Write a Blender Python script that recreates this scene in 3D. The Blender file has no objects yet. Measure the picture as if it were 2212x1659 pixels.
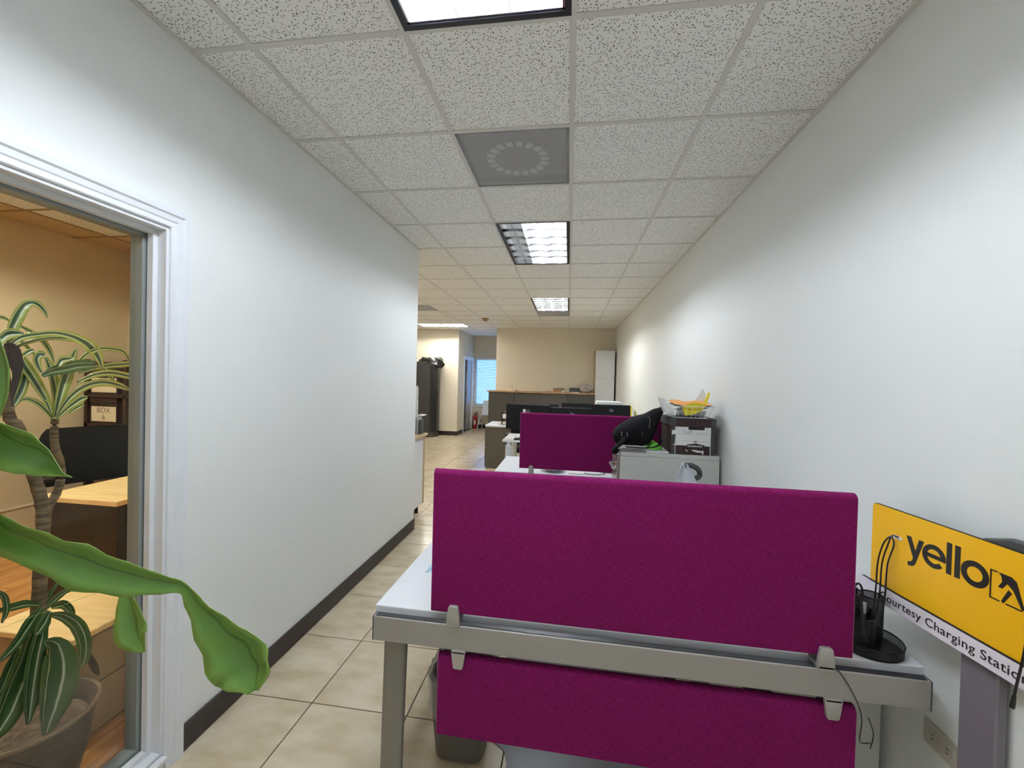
import bpy, bmesh, math, random
from mathutils import Vector, Matrix
random.seed(7)
PI = math.pi
COL = bpy.context.scene.collection
SC = bpy.context.scene

# ------------------------------------------------------------------ camera
FPX, YAW, PITCH, ROLL = 889.25, .1369, -.0133, .0249
def _axes():
    cy, sy, cp, sp = math.cos(YAW), math.sin(YAW), math.cos(PITCH), math.sin(PITCH)
    w = Vector((-sy*cp, cy*cp, sp)); r = Vector((cy, sy, 0)); u = r.cross(w)
    cr, sr = math.cos(ROLL), math.sin(ROLL)
    return r*cr + u*sr, -r*sr + u*cr, w
AR, AU, AW = _axes()
CAM = Vector((0, 0, 1.535))
cd = bpy.data.cameras.new('camera'); cam = bpy.data.objects.new('camera', cd); COL.objects.link(cam)
cd.sensor_fit = 'HORIZONTAL'; cd.sensor_width = 36; cd.lens = FPX/2212*36; cd.clip_start = .05
cam.matrix_world = Matrix(((AR.x, AU.x, -AW.x, CAM.x), (AR.y, AU.y, -AW.y, CAM.y), (AR.z, AU.z, -AW.z, CAM.z), (0, 0, 0, 1)))
SC.camera = cam
def un(x, y, X=None, Y=None, Z=None):
    """photo pixel -> point on the plane X=, Y= or Z="""
    d = AR*((x-1106)/FPX) + AU*((829.5-y)/FPX) + AW
    t = (X-CAM.x)/d.x if X is not None else (Y-CAM.y)/d.y if Y is not None else (Z-CAM.z)/d.z
    return CAM + d*t

# ------------------------------------------------------------------ world, exposure
wd = bpy.data.worlds.new('sky'); SC.world = wd; wd.use_nodes = True
wb = wd.node_tree.nodes['Background']; wb.inputs[0].default_value = (.17, .42, 1, 1); wb.inputs[1].default_value = 3.4
vs = SC.view_settings; vs.view_transform = 'Standard'; vs.look = 'None'; vs.gamma = 1; vs.use_curve_mapping = False
vs.exposure = 0.72
cy_ = SC.cycles; cy_.max_bounces = 7; cy_.diffuse_bounces = 5; cy_.adaptive_threshold = .02; cy_.glossy_bounces = 2; cy_.transmission_bounces = 4; cy_.transparent_max_bounces = 10
LAMP_W = 15.0           # relative output of a troffer tube
LAMP_K = 3.15            # tube radiance per unit output
OFFICE_W = 38.0

# ------------------------------------------------------------------ materials
def s2l(c):
    return tuple(((v/255)/12.92 if v/255 <= .04045 else ((v/255+.055)/1.055)**2.4) for v in c)
def mat(name, rgb, rough=.5, metal=0, rgb2=None, scale=8, stretch=(1, 1, 1), detail=4, lo=.4, hi=.6, bump=0, bscale=60,
        spec=.5, rnd=False, trans=0, emit=0, sheen=0, coat=0):
    m = bpy.data.materials.new(name); m.use_nodes = True
    nt = m.node_tree; N = nt.nodes; L = nt.links; b = N['Principled BSDF']
    c1 = s2l(rgb) + (1,)
    b.inputs['Base Color'].default_value = c1; b.inputs['Roughness'].default_value = rough; b.inputs['Metallic'].default_value = metal
    b.inputs['Specular IOR Level'].default_value = spec
    if sheen: b.inputs['Sheen Weight'].default_value = sheen
    if coat: b.inputs['Coat Weight'].default_value = coat
    if trans: b.inputs['Transmission Weight'].default_value = trans
    if emit: b.inputs['Emission Color'].default_value = c1; b.inputs['Emission Strength'].default_value = emit
    vec = None
    if rgb2 or bump:
        tc = N.new('ShaderNodeTexCoord'); vec = tc.outputs['Object']
        if rnd:
            oi = N.new('ShaderNodeObjectInfo'); ad = N.new('ShaderNodeVectorMath'); ad.operation = 'MULTIPLY_ADD'
            cx = N.new('ShaderNodeCombineXYZ')
            for i in range(3): L.new(oi.outputs['Random'], cx.inputs[i])
            ad.inputs[1].default_value = (37, 53, 19); L.new(cx.outputs[0], ad.inputs[0]); L.new(vec, ad.inputs[2]); vec = ad.outputs[0]
        mp = N.new('ShaderNodeMapping'); mp.inputs['Scale'].default_value = stretch; L.new(vec, mp.inputs[0]); vec = mp.outputs[0]
    if rgb2:
        nz = N.new('ShaderNodeTexNoise'); nz.inputs['Scale'].default_value = scale; nz.inputs['Detail'].default_value = detail
        L.new(vec, nz.inputs['Vector'])
        cr = N.new('ShaderNodeValToRGB'); cr.color_ramp.elements[0].position = lo; cr.color_ramp.elements[1].position = hi
        cr.color_ramp.elements[0].color = c1; cr.color_ramp.elements[1].color = s2l(rgb2) + (1,)
        L.new(nz.outputs['Fac'], cr.inputs[0]); L.new(cr.outputs[0], b.inputs['Base Color'])
    if bump:
        n2 = N.new('ShaderNodeTexNoise'); n2.inputs['Scale'].default_value = bscale; n2.inputs['Detail'].default_value = 3
        L.new(vec, n2.inputs['Vector'])
        bp = N.new('ShaderNodeBump'); bp.inputs['Strength'].default_value = bump; bp.inputs['Distance'].default_value = .01
        L.new(n2.outputs['Fac'], bp.inputs['Height']); L.new(bp.outputs[0], b.inputs['Normal'])
    return m
M = {}
M['wall'] = mat('wall_paint', (231, 234, 231), .6, bump=.06, bscale=90, spec=.3)
M['cream'] = mat('cream_wall_paint', (226, 217, 196), .6, bump=.06, bscale=90, spec=.3)
M['tan'] = mat('tan_wall_paint', (216, 200, 172), .65, bump=.06, bscale=90, spec=.3)
M['white_trim'] = mat('white_gloss_trim', (228, 231, 234), .35)
M['alu'] = mat('grey_aluminium', (150, 158, 156), .4, .3)
M['baseboard'] = mat('dark_rubber_base', (38, 28, 26), .4)
M['grout'] = mat('brown_grout', (70, 60, 50), .9)
M['tile'] = mat('beige_stone_tile', (190, 173, 143), .22, rgb2=(210, 197, 171), scale=5, stretch=(1, 1.9, 1), detail=7, lo=.36, hi=.64, bump=.05, bscale=18, rnd=True)
M['plank'] = mat('orange_laminate', (176, 118, 62), .35, rgb2=(206, 150, 92), scale=6, stretch=(6, .6, 1), detail=5, rnd=True)
M['tbar'] = mat('ceiling_grid_paint', (210, 208, 203), .5)
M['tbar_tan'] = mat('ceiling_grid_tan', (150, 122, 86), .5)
M['slab'] = mat('plenum_dark', (70, 70, 70), .9)
M['white_lam'] = mat('white_laminate', (226, 229, 232), .3)
M['grey_rail'] = mat('grey_powder_coat', (158, 154, 147), .45, .15)
M['grey_leg'] = mat('grey_leg_coat', (128, 124, 115), .45, .15)
M['edge_trim'] = mat('pale_pink_edging', (176, 138, 160), .6)
M['groove'] = mat('dark_groove', (45, 45, 52), .4)
M['clip'] = mat('satin_metal_clip', (176, 174, 168), .35, .5)
M['black'] = mat('black_plastic', (20, 20, 22), .4)
M['black_rough'] = mat('black_fabric', (11, 11, 13), .85, rgb2=(18, 18, 22), scale=120, bump=.15, bscale=200, spec=.25)
M['blackmesh'] = mat('black_wire_mesh', (26, 26, 28), .5, .4)
M['grey_dark'] = mat('charcoal_plastic', (70, 71, 70), .45)
M['pale_grey'] = mat('pale_grey_plastic', (205, 212, 216), .45)
M['cab_grey'] = mat('light_grey_steel', (202, 204, 197), .4, bump=.02, bscale=300)
M['cab_edge'] = mat('satin_steel', (176, 168, 166), .3, .7)
M['shaded_grey'] = mat('shaded_grey_laminate', (84, 79, 66), .5)  # grey laminate with the shade on it put into the colour
M['dark_cab'] = mat('charcoal_laminate', (74, 71, 64), .5)
M['woodtop'] = mat('oak_top', (164, 128, 88), .45, rgb2=(186, 152, 110), scale=5, stretch=(.6, 8, 1))
M['maple'] = mat('maple_laminate', (226, 194, 140), .4, rgb2=(236, 208, 158), scale=5, stretch=(.8, 8, 1))
M['shaded_beige'] = mat('shaded_beige_laminate', (150, 131, 106), .5)  # pedestal faces turned from the light; their shade is put into this colour
M['maple_edge'] = mat('maple_edge', (182, 158, 122), .5)
M['brownwood'] = mat('dark_brown_wood', (48, 28, 24), .5, rgb2=(64, 40, 34), scale=6, stretch=(9, 9, .6))
M['boxbrown'] = mat('printed_wood_card', (62, 42, 38), .75, rgb2=(44, 28, 26), scale=8, stretch=(12, 12, .5))
M['boxgrey'] = mat('grey_card', (70, 70, 66), .8)
M['paper'] = mat('white_paper', (232, 232, 230), .8)
M['paper_warm'] = mat('cream_paper', (226, 214, 190), .8)
M['orange'] = mat('manila_orange', (226, 160, 84), .7)
M['yellow'] = mat('yellow_folder', (230, 212, 40), .6)
M['green'] = mat('lime_green_card', (110, 200, 66), .6)
M['blue'] = mat('pale_blue_print', (150, 186, 206), .6, rgb2=(214, 232, 236), scale=40)
M['pink'] = mat('pink_plastic', (226, 170, 172), .6)
M['ink'] = mat('dark_ink', (36, 30, 34), .7)
M['pencil'] = mat('grey_pencil', (130, 122, 122), .8)
M['sign_yellow'] = mat('sign_yellow', (244, 184, 12), .45)
M['sign_black'] = mat('sign_black', (30, 26, 24), .5)
M['sign_white'] = mat('sign_white', (236, 228, 236), .45)
M['post'] = mat('mauve_grey_metal', (124, 117, 126), .4, .2)
M['binwall'] = mat('brown_grey_plastic', (96, 90, 80), .5)
M['silver'] = mat('silver_badge', (190, 190, 192), .35, .6)
M['monitor'] = mat('black_monitor_shell', (11, 12, 15), .6, spec=.3)
M['screen'] = mat('dark_screen', (10, 11, 13), .15)
M['red'] = mat('red_enamel', (170, 34, 34), .35)
M['brass'] = mat('brass', (170, 128, 70), .35, .8)
M['beige'] = mat('beige_plastic', (176, 146, 96), .5)
M['door_grey'] = mat('door_grey', (176, 178, 180), .45)
M['door_dark'] = mat('door_dark_grey', (118, 120, 122), .5)  # darker grey on the set-back leaf and the panel behind it
M['cooler'] = mat('cooler_charcoal', (52, 50, 49), .45)
M['cooler_glass'] = mat('cooler_dark_door', (26, 26, 28), .25)
M['bagplastic'] = mat('black_plastic_film', (22, 22, 24), .25)
M['soil'] = mat('dry_soil', (66, 50, 40), .95, rgb2=(104, 86, 70), scale=40, bump=.5, bscale=50)
M['pot'] = mat('brown_glazed_pot', (58, 46, 42), .55, rgb2=(76, 62, 55), scale=4, stretch=(1, 1, 8), bump=.2, bscale=20)
M['pot_rim'] = mat('worn_pot_rim', (122, 98, 74), .6, rgb2=(84, 66, 54), scale=10)
M['bark'] = mat('grey_brown_bark', (124, 108, 84), .9, rgb2=(84, 72, 56), scale=14, stretch=(1, 1, 5), bump=.5, bscale=40)
M['dead'] = mat('dead_leaf', (66, 50, 44), .8, rgb2=(44, 34, 32), scale=14)
M['blind'] = mat('white_blind', (226, 236, 246), .5)
M['outlet'] = mat('ivory_outlet', (186, 180, 166), .45)
M['reflector'] = mat('white_reflector', (244, 246, 247), .5)
M['louver'] = mat('semi_specular_louver', (232, 234, 236), .14, 1.0)
M['reveal'] = mat('black_reveal', (40, 42, 50), .35, .3)
M['duct'] = mat('duct_grey', (140, 140, 143), .8)
M['vane'] = mat('pale_vane', (246, 246, 246), .6)
M['greybag'] = mat('clear_grey_film', (176, 170, 164), .35)

def fabric():
    m = mat('magenta_fabric', (110, 16, 74), .9, spec=.15)
    nt = m.node_tree; N = nt.nodes; L = nt.links; b = N['Principled BSDF']
    tc = N.new('ShaderNodeTexCoord')
    outs = []
    for st in ((26, 26, 260), (260, 26, 26)):
        mp = N.new('ShaderNodeMapping'); mp.inputs['Scale'].default_value = st; L.new(tc.outputs['Object'], mp.inputs[0])
        nz = N.new('ShaderNodeTexNoise'); nz.inputs['Scale'].default_value = 2.2; nz.inputs['Detail'].default_value = 3
        L.new(mp.outputs[0], nz.inputs['Vector']); outs.append(nz.outputs['Fac'])
    ad = N.new('ShaderNodeMath'); ad.operation = 'ADD'; L.new(outs[0], ad.inputs[0]); L.new(outs[1], ad.inputs[1])
    hf = N.new('ShaderNodeMath'); hf.operation = 'MULTIPLY'; hf.inputs[1].default_value = .5; L.new(ad.outputs[0], hf.inputs[0])
    cr = N.new('ShaderNodeValToRGB'); cr.color_ramp.elements[0].position = .36; cr.color_ramp.elements[1].position = .64
    cr.color_ramp.elements[0].color = s2l((94, 9, 62)) + (1,); cr.color_ramp.elements[1].color = s2l((128, 25, 88)) + (1,)
    L.new(hf.outputs[0], cr.inputs[0]); L.new(cr.outputs[0], b.inputs['Base Color'])
    bp = N.new('ShaderNodeBump'); bp.inputs['Strength'].default_value = .25; bp.inputs['Distance'].default_value = .003
    L.new(hf.outputs[0], bp.inputs['Height']); L.new(bp.outputs[0], b.inputs['Normal'])
    return m
M['fabric'] = fabric()

def acoustic(name, base, pit):
    """mineral-fibre tile: small dark fissures"""
    m = mat(name, base, .85, spec=.2)
    nt = m.node_tree; N = nt.nodes; L = nt.links; b = N['Principled BSDF']
    tc = N.new('ShaderNodeTexCoord'); oi = N.new('ShaderNodeObjectInfo')
    cx = N.new('ShaderNodeCombineXYZ'); L.new(oi.outputs['Random'], cx.inputs[0]); L.new(oi.outputs['Random'], cx.inputs[1])
    ma = N.new('ShaderNodeVectorMath'); ma.operation = 'MULTIPLY_ADD'; ma.inputs[1].default_value = (31, 57, 0)
    L.new(cx.outputs[0], ma.inputs[0]); L.new(tc.outputs['Object'], ma.inputs[2])
    nz = N.new('ShaderNodeTexNoise'); nz.inputs['Scale'].default_value = 55; nz.inputs['Detail'].default_value = 2
    L.new(ma.outputs[0], nz.inputs['Vector'])
    wv = N.new('ShaderNodeVectorMath'); wv.operation = 'MULTIPLY_ADD'; wv.inputs[1].default_value = (.018, .018, 0)
    L.new(nz.outputs['Color'], wv.inputs[0]); L.new(ma.outputs[0], wv.inputs[2])
    vo = N.new('ShaderNodeTexVoronoi'); vo.inputs['Scale'].default_value = 95; vo.voronoi_dimensions = '2D'; L.new(wv.outputs[0], vo.inputs['Vector'])
    lt = N.new('ShaderNodeMath'); lt.operation = 'LESS_THAN'; lt.inputs[1].default_value = .24; L.new(vo.outputs['Distance'], lt.inputs[0])
    sp = N.new('ShaderNodeSeparateColor'); L.new(vo.outputs['Color'], sp.inputs[0])
    g2 = N.new('ShaderNodeMath'); g2.operation = 'GREATER_THAN'; g2.inputs[1].default_value = .42; L.new(sp.outputs[0], g2.inputs[0])
    mu = N.new('ShaderNodeMath'); mu.operation = 'MULTIPLY'; L.new(lt.outputs[0], mu.inputs[0]); L.new(g2.outputs[0], mu.inputs[1])
    mx = N.new('ShaderNodeMixRGB'); mx.inputs[1].default_value = s2l(base) + (1,); mx.inputs[2].default_value = s2l(pit) + (1,)
    L.new(mu.outputs[0], mx.inputs[0]); L.new(mx.outputs[0], b.inputs['Base Color'])
    return m
M['acoustic'] = acoustic('fissured_ceiling_tile', (240, 240, 237), (134, 132, 127))
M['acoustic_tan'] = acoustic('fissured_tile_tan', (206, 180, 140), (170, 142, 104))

def perforated():
    m = bpy.data.materials.new('perforated_grey_steel'); m.use_nodes = True
    nt = m.node_tree; N = nt.nodes; L = nt.links; b = N['Principled BSDF']
    b.inputs['Base Color'].default_value = s2l((206, 206, 208)) + (1,); b.inputs['Roughness'].default_value = .5
    tc = N.new('ShaderNodeTexCoord'); mp = N.new('ShaderNodeMapping'); mp.inputs['Rotation'].default_value = (0, 0, PI/4); L.new(tc.outputs['Object'], mp.inputs[0])
    vo = N.new('ShaderNodeTexVoronoi'); vo.voronoi_dimensions = '2D'; vo.inputs['Scale'].default_value = 130; vo.inputs['Randomness'].default_value = 0
    L.new(mp.outputs[0], vo.inputs['Vector'])
    lt = N.new('ShaderNodeMath'); lt.operation = 'LESS_THAN'; lt.inputs[1].default_value = .40; L.new(vo.outputs['Distance'], lt.inputs[0])
    tr = N.new('ShaderNodeBsdfTransparent'); mx = N.new('ShaderNodeMixShader')
    L.new(lt.outputs[0], mx.inputs[0]); L.new(b.outputs[0], mx.inputs[1]); L.new(tr.outputs[0], mx.inputs[2]); L.new(mx.outputs[0], N['Material Output'].inputs[0])
    return m
M['perf'] = perforated()

def glassy(name, tint=(1, 1, 1), refl=.05, rough=.02):
    m = bpy.data.materials.new(name); m.use_nodes = True
    nt = m.node_tree; N = nt.nodes; L = nt.links; N.remove(N['Principled BSDF'])
    tr = N.new('ShaderNodeBsdfTransparent'); tr.inputs[0].default_value = tint + (1,)
    gl = N.new('ShaderNodeBsdfGlossy'); gl.inputs['Roughness'].default_value = rough
    fr = N.new('ShaderNodeFresnel'); fr.inputs[0].default_value = 1.45
    mu = N.new('ShaderNodeMath'); mu.operation = 'MULTIPLY'; mu.inputs[1].default_value = refl/.05; L.new(fr.outputs[0], mu.inputs[0])
    mx = N.new('ShaderNodeMixShader'); L.new(mu.outputs[0], mx.inputs[0]); L.new(tr.outputs[0], mx.inputs[1]); L.new(gl.outputs[0], mx.inputs[2])
    L.new(mx.outputs[0], N['Material Output'].inputs[0])
    return m
M['glass'] = glassy('clear_glass', (.96, .97, .95), .008)

def film(name, rgb, alpha, rough=.4):
    m = mat(name, rgb, rough); nt = m.node_tree; N = nt.nodes; L = nt.links
    tr = N.new('ShaderNodeBsdfTransparent'); mx = N.new('ShaderNodeMixShader'); mx.inputs[0].default_value = alpha
    L.new(tr.outputs[0], mx.inputs[1]); L.new(N['Principled BSDF'].outputs[0], mx.inputs[2]); L.new(mx.outputs[0], N['Material Output'].inputs[0])
    return m
M['liner'] = film('clear_bin_liner', (190, 190, 190), .38, .3)
M['chairmat'] = film('grey_vinyl_mat', (92, 91, 88), .9, .35)
M['mesh_film'] = film('black_expanded_mesh', (22, 22, 24), .82, .5)

def leafmat(name, stops, rough=.35):
    """colour by the leaf's own width (UV u): midrib, stripes and margins"""
    m = mat(name, (60, 120, 40), rough, coat=.3); nt = m.node_tree; N = nt.nodes; L = nt.links; b = N['Principled BSDF']
    uv = N.new('ShaderNodeUVMap'); sp = N.new('ShaderNodeSeparateXYZ'); L.new(uv.outputs[0], sp.inputs[0])
    nz = N.new('ShaderNodeTexNoise'); nz.inputs['Scale'].default_value = 18; tc = N.new('ShaderNodeTexCoord'); L.new(tc.outputs['Object'], nz.inputs['Vector'])
    ma = N.new('ShaderNodeMath'); ma.operation = 'MULTIPLY_ADD'; ma.inputs[1].default_value = .06; L.new(nz.outputs['Fac'], ma.inputs[0]); L.new(sp.outputs[0], ma.inputs[2])
    sb = N.new('ShaderNodeMath'); sb.operation = 'SUBTRACT'; sb.inputs[1].default_value = .03; L.new(ma.outputs[0], sb.inputs[0])
    cr = N.new('ShaderNodeValToRGB'); e = cr.color_ramp.elements
    while len(e) < len(stops): e.new(.5)
    for el, (p, c) in zip(e, stops): el.position = p; el.color = s2l(c) + (1,)
    L.new(sb.outputs[0], cr.inputs[0]); L.new(cr.outputs[0], b.inputs['Base Color'])
    b.inputs['Subsurface Weight'].default_value = 0
    return m
G1, G2, G3 = (126, 164, 72), (104, 148, 62), (66, 104, 36)
M['leaf'] = leafmat('green_leaf', [(0, G1), (.25, G2), (.46, G2), (.5, G3), (.54, G2), (.75, G2), (1, G1)])
YG, WH, DG, DK = (150, 158, 66), (226, 224, 190), (70, 98, 58), (46, 76, 54)
M['var'] = leafmat('striped_leaf', [(0, YG), (.16, YG), (.24, WH), (.30, DG), (.45, DK), (.62, DG), (.70, WH), (.76, YG), (1, YG)], .3)
M['dark_leaf'] = leafmat('dark_striped_leaf', [(0, (62, 96, 44)), (.26, (58, 92, 44)), (.30, (206, 208, 176)), (.34, (46, 84, 40)), (.60, (40, 76, 40)), (.66, (58, 92, 44)), (.69, (206, 208, 176)), (.73, (58, 92, 44)), (1, (62, 96, 44))], .25)

# ------------------------------------------------------------------ mesh helpers
class MB:
    def __init__(s): s.bm = bmesh.new()
    def box(s, x0, x1, y0, y1, z0, z1, bev=0, seg=1, T=None):
        b = bmesh.new()
        vs_ = [b.verts.new((x, y, z)) for z in (z0, z1) for y in (y0, y1) for x in (x0, x1)]
        for f in ((0, 2, 3, 1), (4, 5, 7, 6), (0, 1, 5, 4), (2, 6, 7, 3), (0, 4, 6, 2), (1, 3, 7, 5)): b.faces.new([vs_[i] for i in f])
        if bev: bmesh.ops.bevel(b, geom=b.edges[:], offset=bev, segments=seg, affect='EDGES', profile=.5)
        return s._add(b, T)
    def prism(s, pts, axis, a0, a1, bev=0, seg=1, T=None):
        """polygon pts (2D) extruded along axis from a0 to a1"""
        def P(p, a): return {'x': (a, p[0], p[1]), 'y': (p[0], a, p[1]), 'z': (p[0], p[1], a)}[axis]
        b = bmesh.new(); n = len(pts)
        A = [b.verts.new(P(p, a0)) for p in pts]; B = [b.verts.new(P(p, a1)) for p in pts]
        b.faces.new(A); b.faces.new(B[::-1])
        for i in range(n): b.faces.new((A[i], B[i], B[(i+1) % n], A[(i+1) % n]))
        bmesh.ops.recalc_face_normals(b, faces=b.faces[:])
        if bev: bmesh.ops.bevel(b, geom=b.edges[:], offset=bev, segments=seg, affect='EDGES', profile=.5)
        return s._add(b, T)
    def lathe(s, prof, n=24, c=(0, 0, 0), T=None, sx=1, sy=1, power=2):
        """profile [(r,z)] spun about z; power>2 squares the section"""
        b = bmesh.new(); rings = []
        for r, z in prof:
            ring = []
            for i in range(n):
                a = 2*PI*i/n; ca, sa = math.cos(a), math.sin(a)
                k = (abs(ca)**power + abs(sa)**power)**(-1/power)
                ring.append(b.verts.new((c[0]+r*k*ca*sx, c[1]+r*k*sa*sy, c[2]+z)))
            rings.append(ring)
        for A, B in zip(rings, rings[1:]):
            for i in range(n): b.faces.new((A[i], A[(i+1) % n], B[(i+1) % n], B[i]))
        b.faces.new(rings[0][::-1]); b.faces.new(rings[-1])
        return s._add(b, T)
    def tube(s, pts, r, n=8, T=None, flat=None):
        """round (or flat=(w,t) strap) tube along points; r number or list"""
        b = bmesh.new(); P = [Vector(p) for p in pts]; rings = []; up = Vector((0, 0, 1))
        for i, p in enumerate(P):
            t = (P[min(i+1, len(P)-1)] - P[max(i-1, 0)]).normalized()
            a = t.cross(up)
            if a.length < .05: a = t.cross(Vector((0, 1, 0)))
            a.normalize(); c = a.cross(t)
            rr = r[i] if isinstance(r, (list, tuple)) else r
            ring = []
            for k in range(n):
                an = 2*PI*k/n
                if flat: q = p + a*math.cos(an)*flat[0] + c*math.sin(an)*flat[1]
                else: q = p + (a*math.cos(an) + c*math.sin(an))*rr
                ring.append(b.verts.new(q))
            rings.append(ring)
        for A, B in zip(rings, rings[1:]):
            for k in range(n): b.faces.new((A[k], A[(k+1) % n], B[(k+1) % n], B[k]))
        b.faces.new(rings[0][::-1]); b.faces.new(rings[-1])
        bmesh.ops.recalc_face_normals(b, faces=b.faces[:])
        return s._add(b, T)
    def grid(s, rows, close=False):
        """surface through rows of points"""
        b = bmesh.new(); R = [[b.verts.new(p) for p in row] for row in rows]
        for A, B in zip(R, R[1:]):
            n = len(A)
            for i in range(n if close else n-1): b.faces.new((A[i], A[(i+1) % n], B[(i+1) % n], B[i]))
        if close: b.faces.new(R[0][::-1]); b.faces.new(R[-1])
        bmesh.ops.recalc_face_normals(b, faces=b.faces[:])
        return s._add(b, None)
    def _add(s, b, T):
        if T is not None: bmesh.ops.transform(b, matrix=T, verts=b.verts[:])
        me = bpy.data.meshes.new('t'); b.to_mesh(me); b.free(); s.bm.from_mesh(me); bpy.data.meshes.remove(me); return s
    def mesh(s, name, m, smooth=None):
        me = bpy.data.meshes.new(name); s.bm.to_mesh(me); s.bm.free()
        if m is not None: me.materials.append(M[m] if isinstance(m, str) else m)
        if smooth:
            for p in me.polygons: p.use_smooth = True
            try: me.set_sharp_from_angle(angle=math.radians(smooth))
            except Exception: pass
        return me
    def build(s, name, m, parent=None, smooth=None, loc=None):
        return link(name, s.mesh(name, m, smooth), parent, loc)
def link(name, me, parent=None, loc=None):
    o = bpy.data.objects.new(name, me); COL.objects.link(o)
    if parent: o.parent = parent
    if loc: o.location = loc
    return o
def tag(o, label=None, cat=None, group=None, kind=None):
    if label: o['label'] = label
    if cat: o['category'] = cat
    if group: o['group'] = group
    if kind: o['kind'] = kind
    return o
def thing(name, label, cat, loc=(0, 0, 0), rz=0, group=None):
    o = bpy.data.objects.new(name, None); COL.objects.link(o); o.location = loc; o.rotation_euler = (0, 0, rz); o.empty_display_size = .1
    return tag(o, label, cat, group)
def copy_tree(o, parent=None):
    c = o.copy(); COL.objects.link(c); c.parent = parent
    for ch in o.children: copy_tree(ch, c)
    return c
def struct(o): o['kind'] = 'structure'; return o
def text(name, body, size, m, parent, loc, rot=(PI/2, 0, 0), ext=.0006, shear=0, offset=0, space=1, align='LEFT'):
    cu = bpy.data.curves.new(name, 'FONT'); cu.body = body; cu.size = size; cu.extrude = ext; cu.shear = shear; cu.offset = offset
    cu.space_character = space; cu.align_x = align; cu.resolution_u = 4
    t = bpy.data.objects.new(name, cu); COL.objects.link(t); bpy.context.view_layer.update()
    me = bpy.data.meshes.new_from_object(t.evaluated_get(bpy.context.evaluated_depsgraph_get()))
    bpy.data.objects.remove(t); me.materials.clear(); me.materials.append(M[m])
    o = link(name, me, parent, loc); o.rotation_euler = rot; return o
def smoothpath(P, n=6):
    """Catmull-Rom through tuples of any length"""
    P = [tuple(p) for p in P]; out = []
    for i in range(len(P)-1):
        a, b, c, d = P[max(i-1, 0)], P[i], P[i+1], P[min(i+2, len(P)-1)]
        for k in range(n):
            t = k/n
            out.append(tuple(.5*((2*b[j]) + (c[j]-a[j])*t + (2*a[j]-5*b[j]+4*c[j]-d[j])*t*t + (3*b[j]-a[j]-3*c[j]+d[j])*t**3) for j in range(len(b))))
    out.append(P[-1]); return out

# ------------------------------------------------------------------ the building
CZ, XL, XR, YC, YB = 2.781, -1.504, 1.094, 3.93, 10.2
TOPZ = 2.95
OY0, OY1, OZ0, OZ1 = .30, 1.36, .07, 2.068          # glazed opening in the left wall
w = MB(); XW = XL-.115
w.box(XW, XL, -3.6, OY0, 0, TOPZ); w.box(XW, XL, OY1, YC, 0, TOPZ); w.box(XW, XL, OY0, OY1, OZ1, TOPZ); w.box(XW, XL, OY0, OY1, 0, OZ0)
struct(w.build('wall_left', 'wall'))
struct(MB().box(XR, XR+.12, -3.6, YB+.12, 0, TOPZ).build('wall_right', 'wall'))
struct(MB().box(-1.82, XR, YB, YB+.12, 0, TOPZ).build('wall_back', 'cream'))
struct(MB().box(-1.82, -1.70, YB+.12, 12.3, 0, TOPZ).build('wall_passage_right', 'cream'))
DY0, DY1, DZ = 11.15, 12.12, 2.06
w = MB(); w.box(-5.1, -2.88, 10.5, 10.62, 0, TOPZ); w.box(-3.0, -2.88, 10.62, DY0, 0, TOPZ); w.box(-3.0, -2.88, DY1, 12.3, 0, TOPZ); w.box(-3.0, -2.88, DY0, DY1, DZ, TOPZ)
struct(w.build('wall_passage_left', 'cream'))
WX0, WX1, WZ0, WZ1 = -2.83, -1.95, .68, 2.13
w = MB(); w.box(-3.1, WX0, 12.3, 12.42, 0, TOPZ); w.box(WX1, -1.6, 12.3, 12.42, 0, TOPZ); w.box(WX0, WX1, 12.3, 12.42, WZ1, TOPZ); w.box(WX0, WX1, 12.3, 12.42, 0, WZ0)
struct(w.build('wall_far', 'cream'))
struct(MB().box(-5.1, -5.0, YC, 10.5, 0, TOPZ).build('wall_outer_left', 'cream'))
struct(MB().box(-1.62, XR+.12, -3.7, -3.6, 0, TOPZ).build('wall_front', 'wall'))
struct(MB().box(-4.86, XW, YC-.075, YC, 0, TOPZ).build('wall_office_end', 'tan'))
struct(MB().box(-4.86, -4.749, -.6, YC-.075, 0, TOPZ).build('wall_office_back', 'tan'))
struct(MB().box(-4.86, XW, -.7, -.6, 0, TOPZ).build('wall_office_front', 'tan'))
struct(MB().box(XW-.012, XW, -.6, OY0-.03, 0, TOPZ).box(XW-.012, XW, OY1+.03, YC-.075, 0, TOPZ).box(XW-.012, XW, OY0-.03, OY1+.03, OZ1+.03, TOPZ).build('wall_office_side', 'tan'))

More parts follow.
